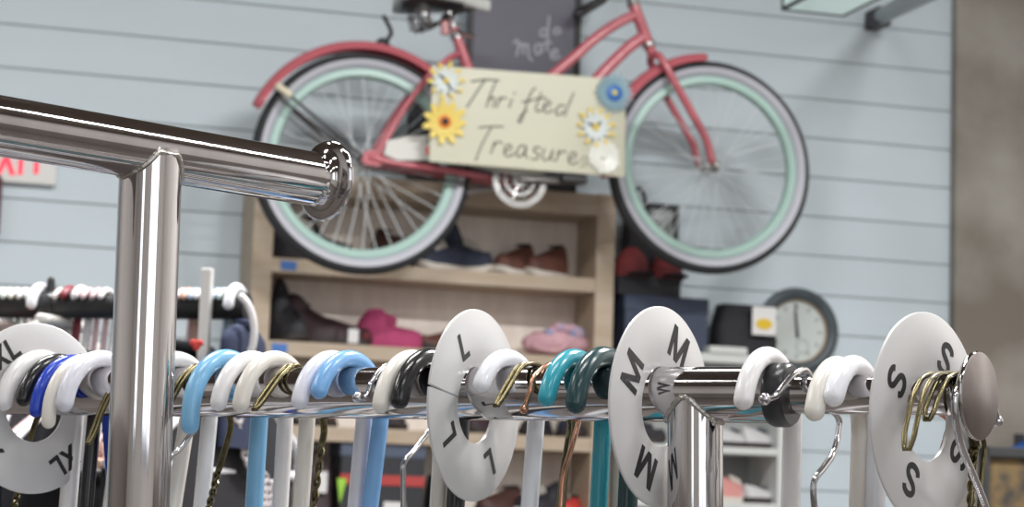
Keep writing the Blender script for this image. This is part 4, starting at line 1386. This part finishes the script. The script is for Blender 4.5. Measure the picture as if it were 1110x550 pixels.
# maroon panel at the left edge
q0, q1 = wp(3.5, 189, 0.05), wp(3.5, 259, 0.05)
g = G()
hgt = q0.z - q1.z
g.box((-0.28, -0.03, 0), (0, 0.03, hgt), bev=0.018)
o = G(); o.box((-0.25, -0.034, 0.03), (-0.03, -0.028, hgt - 0.03), bev=0.002)
t = g.build('wall_panel', 'maroon', X=W @ T3(q0.x, -0.035, q1.z)); tag(t, 'maroon panel with rounded corners cut by the left picture edge', 'panel')
o.build('inset', 'shoeplum', t)

# ================================================================== BACKGROUND BLACK RAIL with hangers (between the racks and the wall)
cA, cB = P(-90, 331.0, 2.615), P(264, 333.5, 2.50)
cB.z = cA.z = (cA.z + cB.z) / 2
dC = (cB - cA).normalized(); eC = Vector((-dC.y, dC.x, 0))
if eC.y < 0: eC = -eC
RC = 0.0146
def railC(px):
    lo, hi = -0.3, 1.3
    for _ in range(40):
        m = (lo + hi) / 2
        if project(cA.lerp(cB, m))[0] < px: lo = m
        else: hi = m
    return cA.lerp(cB, (lo + hi) / 2)
rc = empty('clothing_rack', Vector((railC(225).x, railC(225).y, 0)))
tag(rc, 'clothing rack with a thick black rail and a white upright, in the left background', 'clothing rack')
inv = Matrix.Translation(-rc.location)
g = G(); g.tube([cA, cB], RC, 28, X=inv, round_ends=False); g.build('rail', 'railblack', rc)
pr = railC(232.5) - eC * 0.024
g = G(); g.box((-0.0065, -0.005, 0.0), (0.0065, 0.005, wz(0, 0) * 0 + P(227, 292, 2.5).z), bev=0.002)
g.build('upright', 'rackwhite', rc, Matrix((dC, eC, ZUP)).transposed().to_4x4() @ Matrix.Identity(4))
rc.children[-1].matrix_local = Matrix.Translation((pr - rc.location) * 1.0 - ZUP * pr.z) @ Matrix((dC, eC, ZUP)).transposed().to_4x4()
g = G()
for s in (-1, 1):
    g.tube([Vector((0, 0, 0.02)), eC * 0.3 * s + ZUP * 0.02], 0.012, 12)
    g.tube([Vector((0, 0, 0.02)), dC * 0.3 * s * (1 if s < 0 else 0.3) + ZUP * 0.02], 0.012, 12)
g.build('base', 'rackwhite', rc)
pk = railC(54)
g = G(); X = inv @ axis_frame(pk, dC)
g.lathe([(RC, -0.008), (0.0165, -0.008), (0.0175, -0.005), (0.0175, 0.005), (0.0165, 0.008), (RC, 0.008)], 32, X=X)
g.tube([inv @ (pk + ZUP * 0.012), inv @ (pk + ZUP * 0.03)], [0.006, 0.0045], 10)
g.build('collar', 'blackplastic', rc)
pe = railC(265)
g = G(); g.lathe([(0, 0.006), (RC * 1.1, 0.004), (RC * 1.15, 0.0), (RC * 1.15, -0.012), (RC, -0.012)], 28, X=inv @ axis_frame(pe, dC)); g.build('end_cap', 'railblack', rc)
# white bent end loop
lp = [(262, 322), (269, 331), (274, 345), (275.5, 362), (273, 378), (266, 392), (256, 403)]
dl = (pe - CAM).dot(fwd) - 0.03
l0 = P(266, 335, dl)
g = G(); g.tube(crom([P(x, y, dl) - l0 for x, y in lp], 6), 0.0042, 12)
o = g.build('plastic_hanger', 'white', X=Matrix.Translation(l0)); tag(o, 'white plastic hanger bent loop hanging off the end of the black rail', 'hanger')
proto = {}
XC = Matrix((eC, eC.cross(ZUP) * -1, ZUP)).transposed().to_4x4()
def bg_hanger(px, m, lab, r=0.0040, dxx=0.0):
    key = (m, r)
    X = XC.copy(); X.translation = railC(px)
    if key not in proto:
        gg = plastic_hanger_geo(r, 0.0225, RC, radians(85 if r > 0.006 else 52), 0, 0.012, 0.07)
        proto[key] = gg.build('plastic_hanger', m, X=X); o = proto[key]
    else:
        o = link_copy(proto[key], X=X)
    tag(o, lab, 'hanger', 'hangers on the black background rail')
    return o
BG = [(3, 'white', 'white hanger at the far left of the black background rail'), (11, 'palemint', 'pale mint hanger second from left on the black background rail'), (19, 'cream', 'cream hanger third from left on the black background rail'),
      (28, 'white', 'white hanger left of the big white hook on the black rail'), (36, 'palemint', 'pale mint hanger touching the big white hook on the black rail'), (44, 'milky', 'big white hook beside the black collar on the background rail'),
      (67, 'cream', 'cream hanger right of the black collar on the background rail'), (76, 'burgundy', 'burgundy hanger on the black background rail'), (88, 'white', 'white hanger right of the burgundy one on the black rail'),
      (97, 'palepink', 'pale pink hanger left of the near rack post in the background'), (107, 'palepink', 'pale pink hanger nearest the near rack post in the background'), (116, 'white', 'white hanger showing at the left edge of the near rack post in the background'),
      (199, 'palepink', 'pale pink hanger just right of the near rack post in the background'), (206, 'fabpeach', 'peach hanger right of the near rack post in the background'), (213, 'paleblue', 'pale blue hanger left of the white upright'),
      (219, 'white', 'white hanger touching the white upright'), (237, 'paleblue', 'pale blue hanger right of the white upright'), (244, 'palemint', 'pale mint hanger near the end of the black rail'),
      (256, 'milky', 'broad white hook last on the black rail')]
for px, m, lab in BG: bg_hanger(px, m, lab, 0.0064 if px in (44, 256) else 0.005 if px in (76, 88) else 0.0036)
# clothes under that rail, tops about 6 cm below the bar
def gar(px, ytop, m, label, thick, drop=0.75, half=0.2, trim=None, name='shirt', near=0.0):
    c = railC(px); X = XC.copy()
    p = P(px, ytop, (c - CAM).dot(fwd) - near)
    X.translation = Vector((p.x, p.y, p.z))
    X = X @ T3(0, 0, 0)
    return garment(name, X, m, label, half, drop, thick, 'clothes under the black background rail', trim=trim)
gar(4, 352, 'fabwhite', 'white garment under the far left of the black rail', 0.014)
gar(24, 388, 'fabblack', 'black garment behind the XL disc hole', 0.014)
gar(46, 384, 'fabsalmon', 'salmon garment glimpsed through and below the XL disc', 0.014)
gar(66, 350, 'fabwhite', 'white garment right of the salmon one under the black rail', 0.014)
gar(84, 386, 'fabteal', 'teal blue garment left of the near rack post', 0.014)
gar(104, 388, 'fabblack', 'black garment hidden largely by the near rack post', 0.014)
def lace(t):
    g = G()
    bpy.context.view_layer.update()
    for k in range(13):
        q = hp(236 + 2.8 * k + 4 * sin(k * 0.9), 452 + 8.2 * k, t.matrix_world)
        g.tube([Vector((q.x + 0.017 * cos(2 * pi * j / 12), -0.0255, q.z + 0.0062 * sin(2 * pi * j / 12))) for j in range(12)], 0.0022, 6, closed=True)
        if k % 2 == 0: g.blob((q.x + 0.03, -0.0255, q.z - 0.004), (0.007, 0.002, 0.003))
    g.build('lace_trim', 'lace', t)
gar(206, 378, 'fabblack', 'black jacket filling the gap right of the near rack post', 0.044, near=0.0)
gar(250, 392, 'fabblack', 'black dress with white ring lace trim under the end of the black rail', 0.034, trim=lace, near=0.0)
gar(266, 352, 'fabnavy', 'navy garment hanging from the end of the black rail', 0.022, half=0.06, drop=0.14)
g = G()
for s in (-1, 1): g.blob((0.0032 * s, 0, 0.0), (0.0042, 0.003, 0.0038))
g.blob((0, 0, -0.0035), (0.0042, 0.003, 0.0048))
hp0 = P(213, 372, 2.33)
o = g.build('clip_charm', 'red', X=Matrix.Translation(hp0)); tag(o, 'small red heart shaped clip above the black jacket', 'clip')

# ================================================================== TOP RIGHT: bracket pipe and lamp edge
pa_, pb_ = wp(950, 18, 0.03), None
a = wp(951, 19, 0.06)
g = G(); g.box((-0.022, -0.05, -0.036), (0.03, 0.055, 0.03), bev=0.006)
t = empty('ceiling_brace', W @ T3(*a)); tag(t, 'grey steel pipe brace in a dark wall bracket at the upper right', 'pipe')
g.build('bracket', 'darksteel', t)
dv = Wi.to_3x3() @ (P(1012, -12, 5.9) - (W @ a))
g = G(); g.tube([Vector((0.005, -0.03, 0.0)), dv, dv * 2.0], 0.028, 20, round_ends=False); g.build('pipe', 'pipe', t)
ld = 6.0
l0 = P(902, -22, ld)
t = empty('hanging_lamp', Matrix.Translation(l0) @ W.to_3x3().to_4x4()); tag(t, 'pale glass lamp box with dark edges cut by the top of the picture', 'lamp')
pxs = ld / F
hw_, lz = 36 * pxs, (P(902, -22, ld) - P(902, 4, ld)).length
G().box((-hw_, -0.12, -lz), (hw_, 0.12, 0.12), bev=0.004).build('glass_box', 'glass', t)
g = G()
for sx_ in (-1, 1):
    for sy_ in (-1, 1):
        g.box((sx_ * hw_ - 0.004, sy_ * 0.12 - 0.004, -lz - 0.002), (sx_ * hw_ + 0.004, sy_ * 0.12 + 0.004, 0.124))
    g.box((sx_ * hw_ - 0.004, -0.124, -lz - 0.003), (sx_ * hw_ + 0.004, 0.124, -lz + 0.006))
    g.box((-hw_, sx_ * 0.12 - 0.004, -lz - 0.003), (hw_, sx_ * 0.12 + 0.004, -lz + 0.006))
g.tube([(0, 0, 0.12), (0, 0, 4.2 - l0.z)], 0.006, 8)
g.build('edging', 'blackwood', t)

# ================================================================== BOTTOM RIGHT
d3 = 5.2
p0, p1 = P(1064, 484, d3), P(1110, 560, d3)
q0 = Wi @ p0
t = empty('framed_picture', W @ T3(q0.x, q0.y, 0)); tag(t, 'dark picture with a gold pattern standing at the lower right by the pillar', 'picture')
zt2 = q0.z
G().box((0.012, 0.002, 0.35), (0.26, 0.02, zt2 - 0.012)).build('print', 'pattern', t)
g = G()
for lo, hi in (((0, -0.012, 0.33), (0.016, 0.02, zt2)), ((0.26, -0.012, 0.33), (0.276, 0.02, zt2)), ((0, -0.012, zt2 - 0.024), (0.276, 0.02, zt2)), ((0, -0.012, 0.33), (0.276, 0.02, 0.35))): g.box(lo, hi, bev=0.002)
g.build('frame', 'blackwood', t)
g = G()
for x in (0.03, 0.245): g.tube([(x, 0.01, 0.0), (x, 0.006, 0.36)], 0.01, 8)
g.build('stand', 'blackwood', t)
q_ = wp(1122, 480, 0.155)
garment('shirt', W @ T3(q_.x, -0.155, q_.z), 'fabblue', 'blue garment at the lower right picture corner', 0.17, 0.8, 0.1)
g = G(); g.tube(crom([(0, -0.01, 0), (0, -0.09, 0), (0, -0.115, 0.012), (0, -0.118, 0.03)], 5), 0.006, 8); g.box((-0.02, -0.012, -0.03), (0.02, -0.001, 0.03), bev=0.003)
tag(g.build('wall_hook', 'blackwood', X=W @ T3(q_.x, -0.045, q_.z + 0.002)), 'black hook on the pillar that carries the blue garment', 'hook')

# ================================================================== render look
S.view_settings.view_transform = 'Standard'
S.view_settings.look = 'None'
S.view_settings.gamma = 1.0
S.view_settings.use_curve_mapping = False
S.view_settings.exposure = 0.0
bpy.context.view_layer.update()
print('STATS', len(bpy.data.objects))
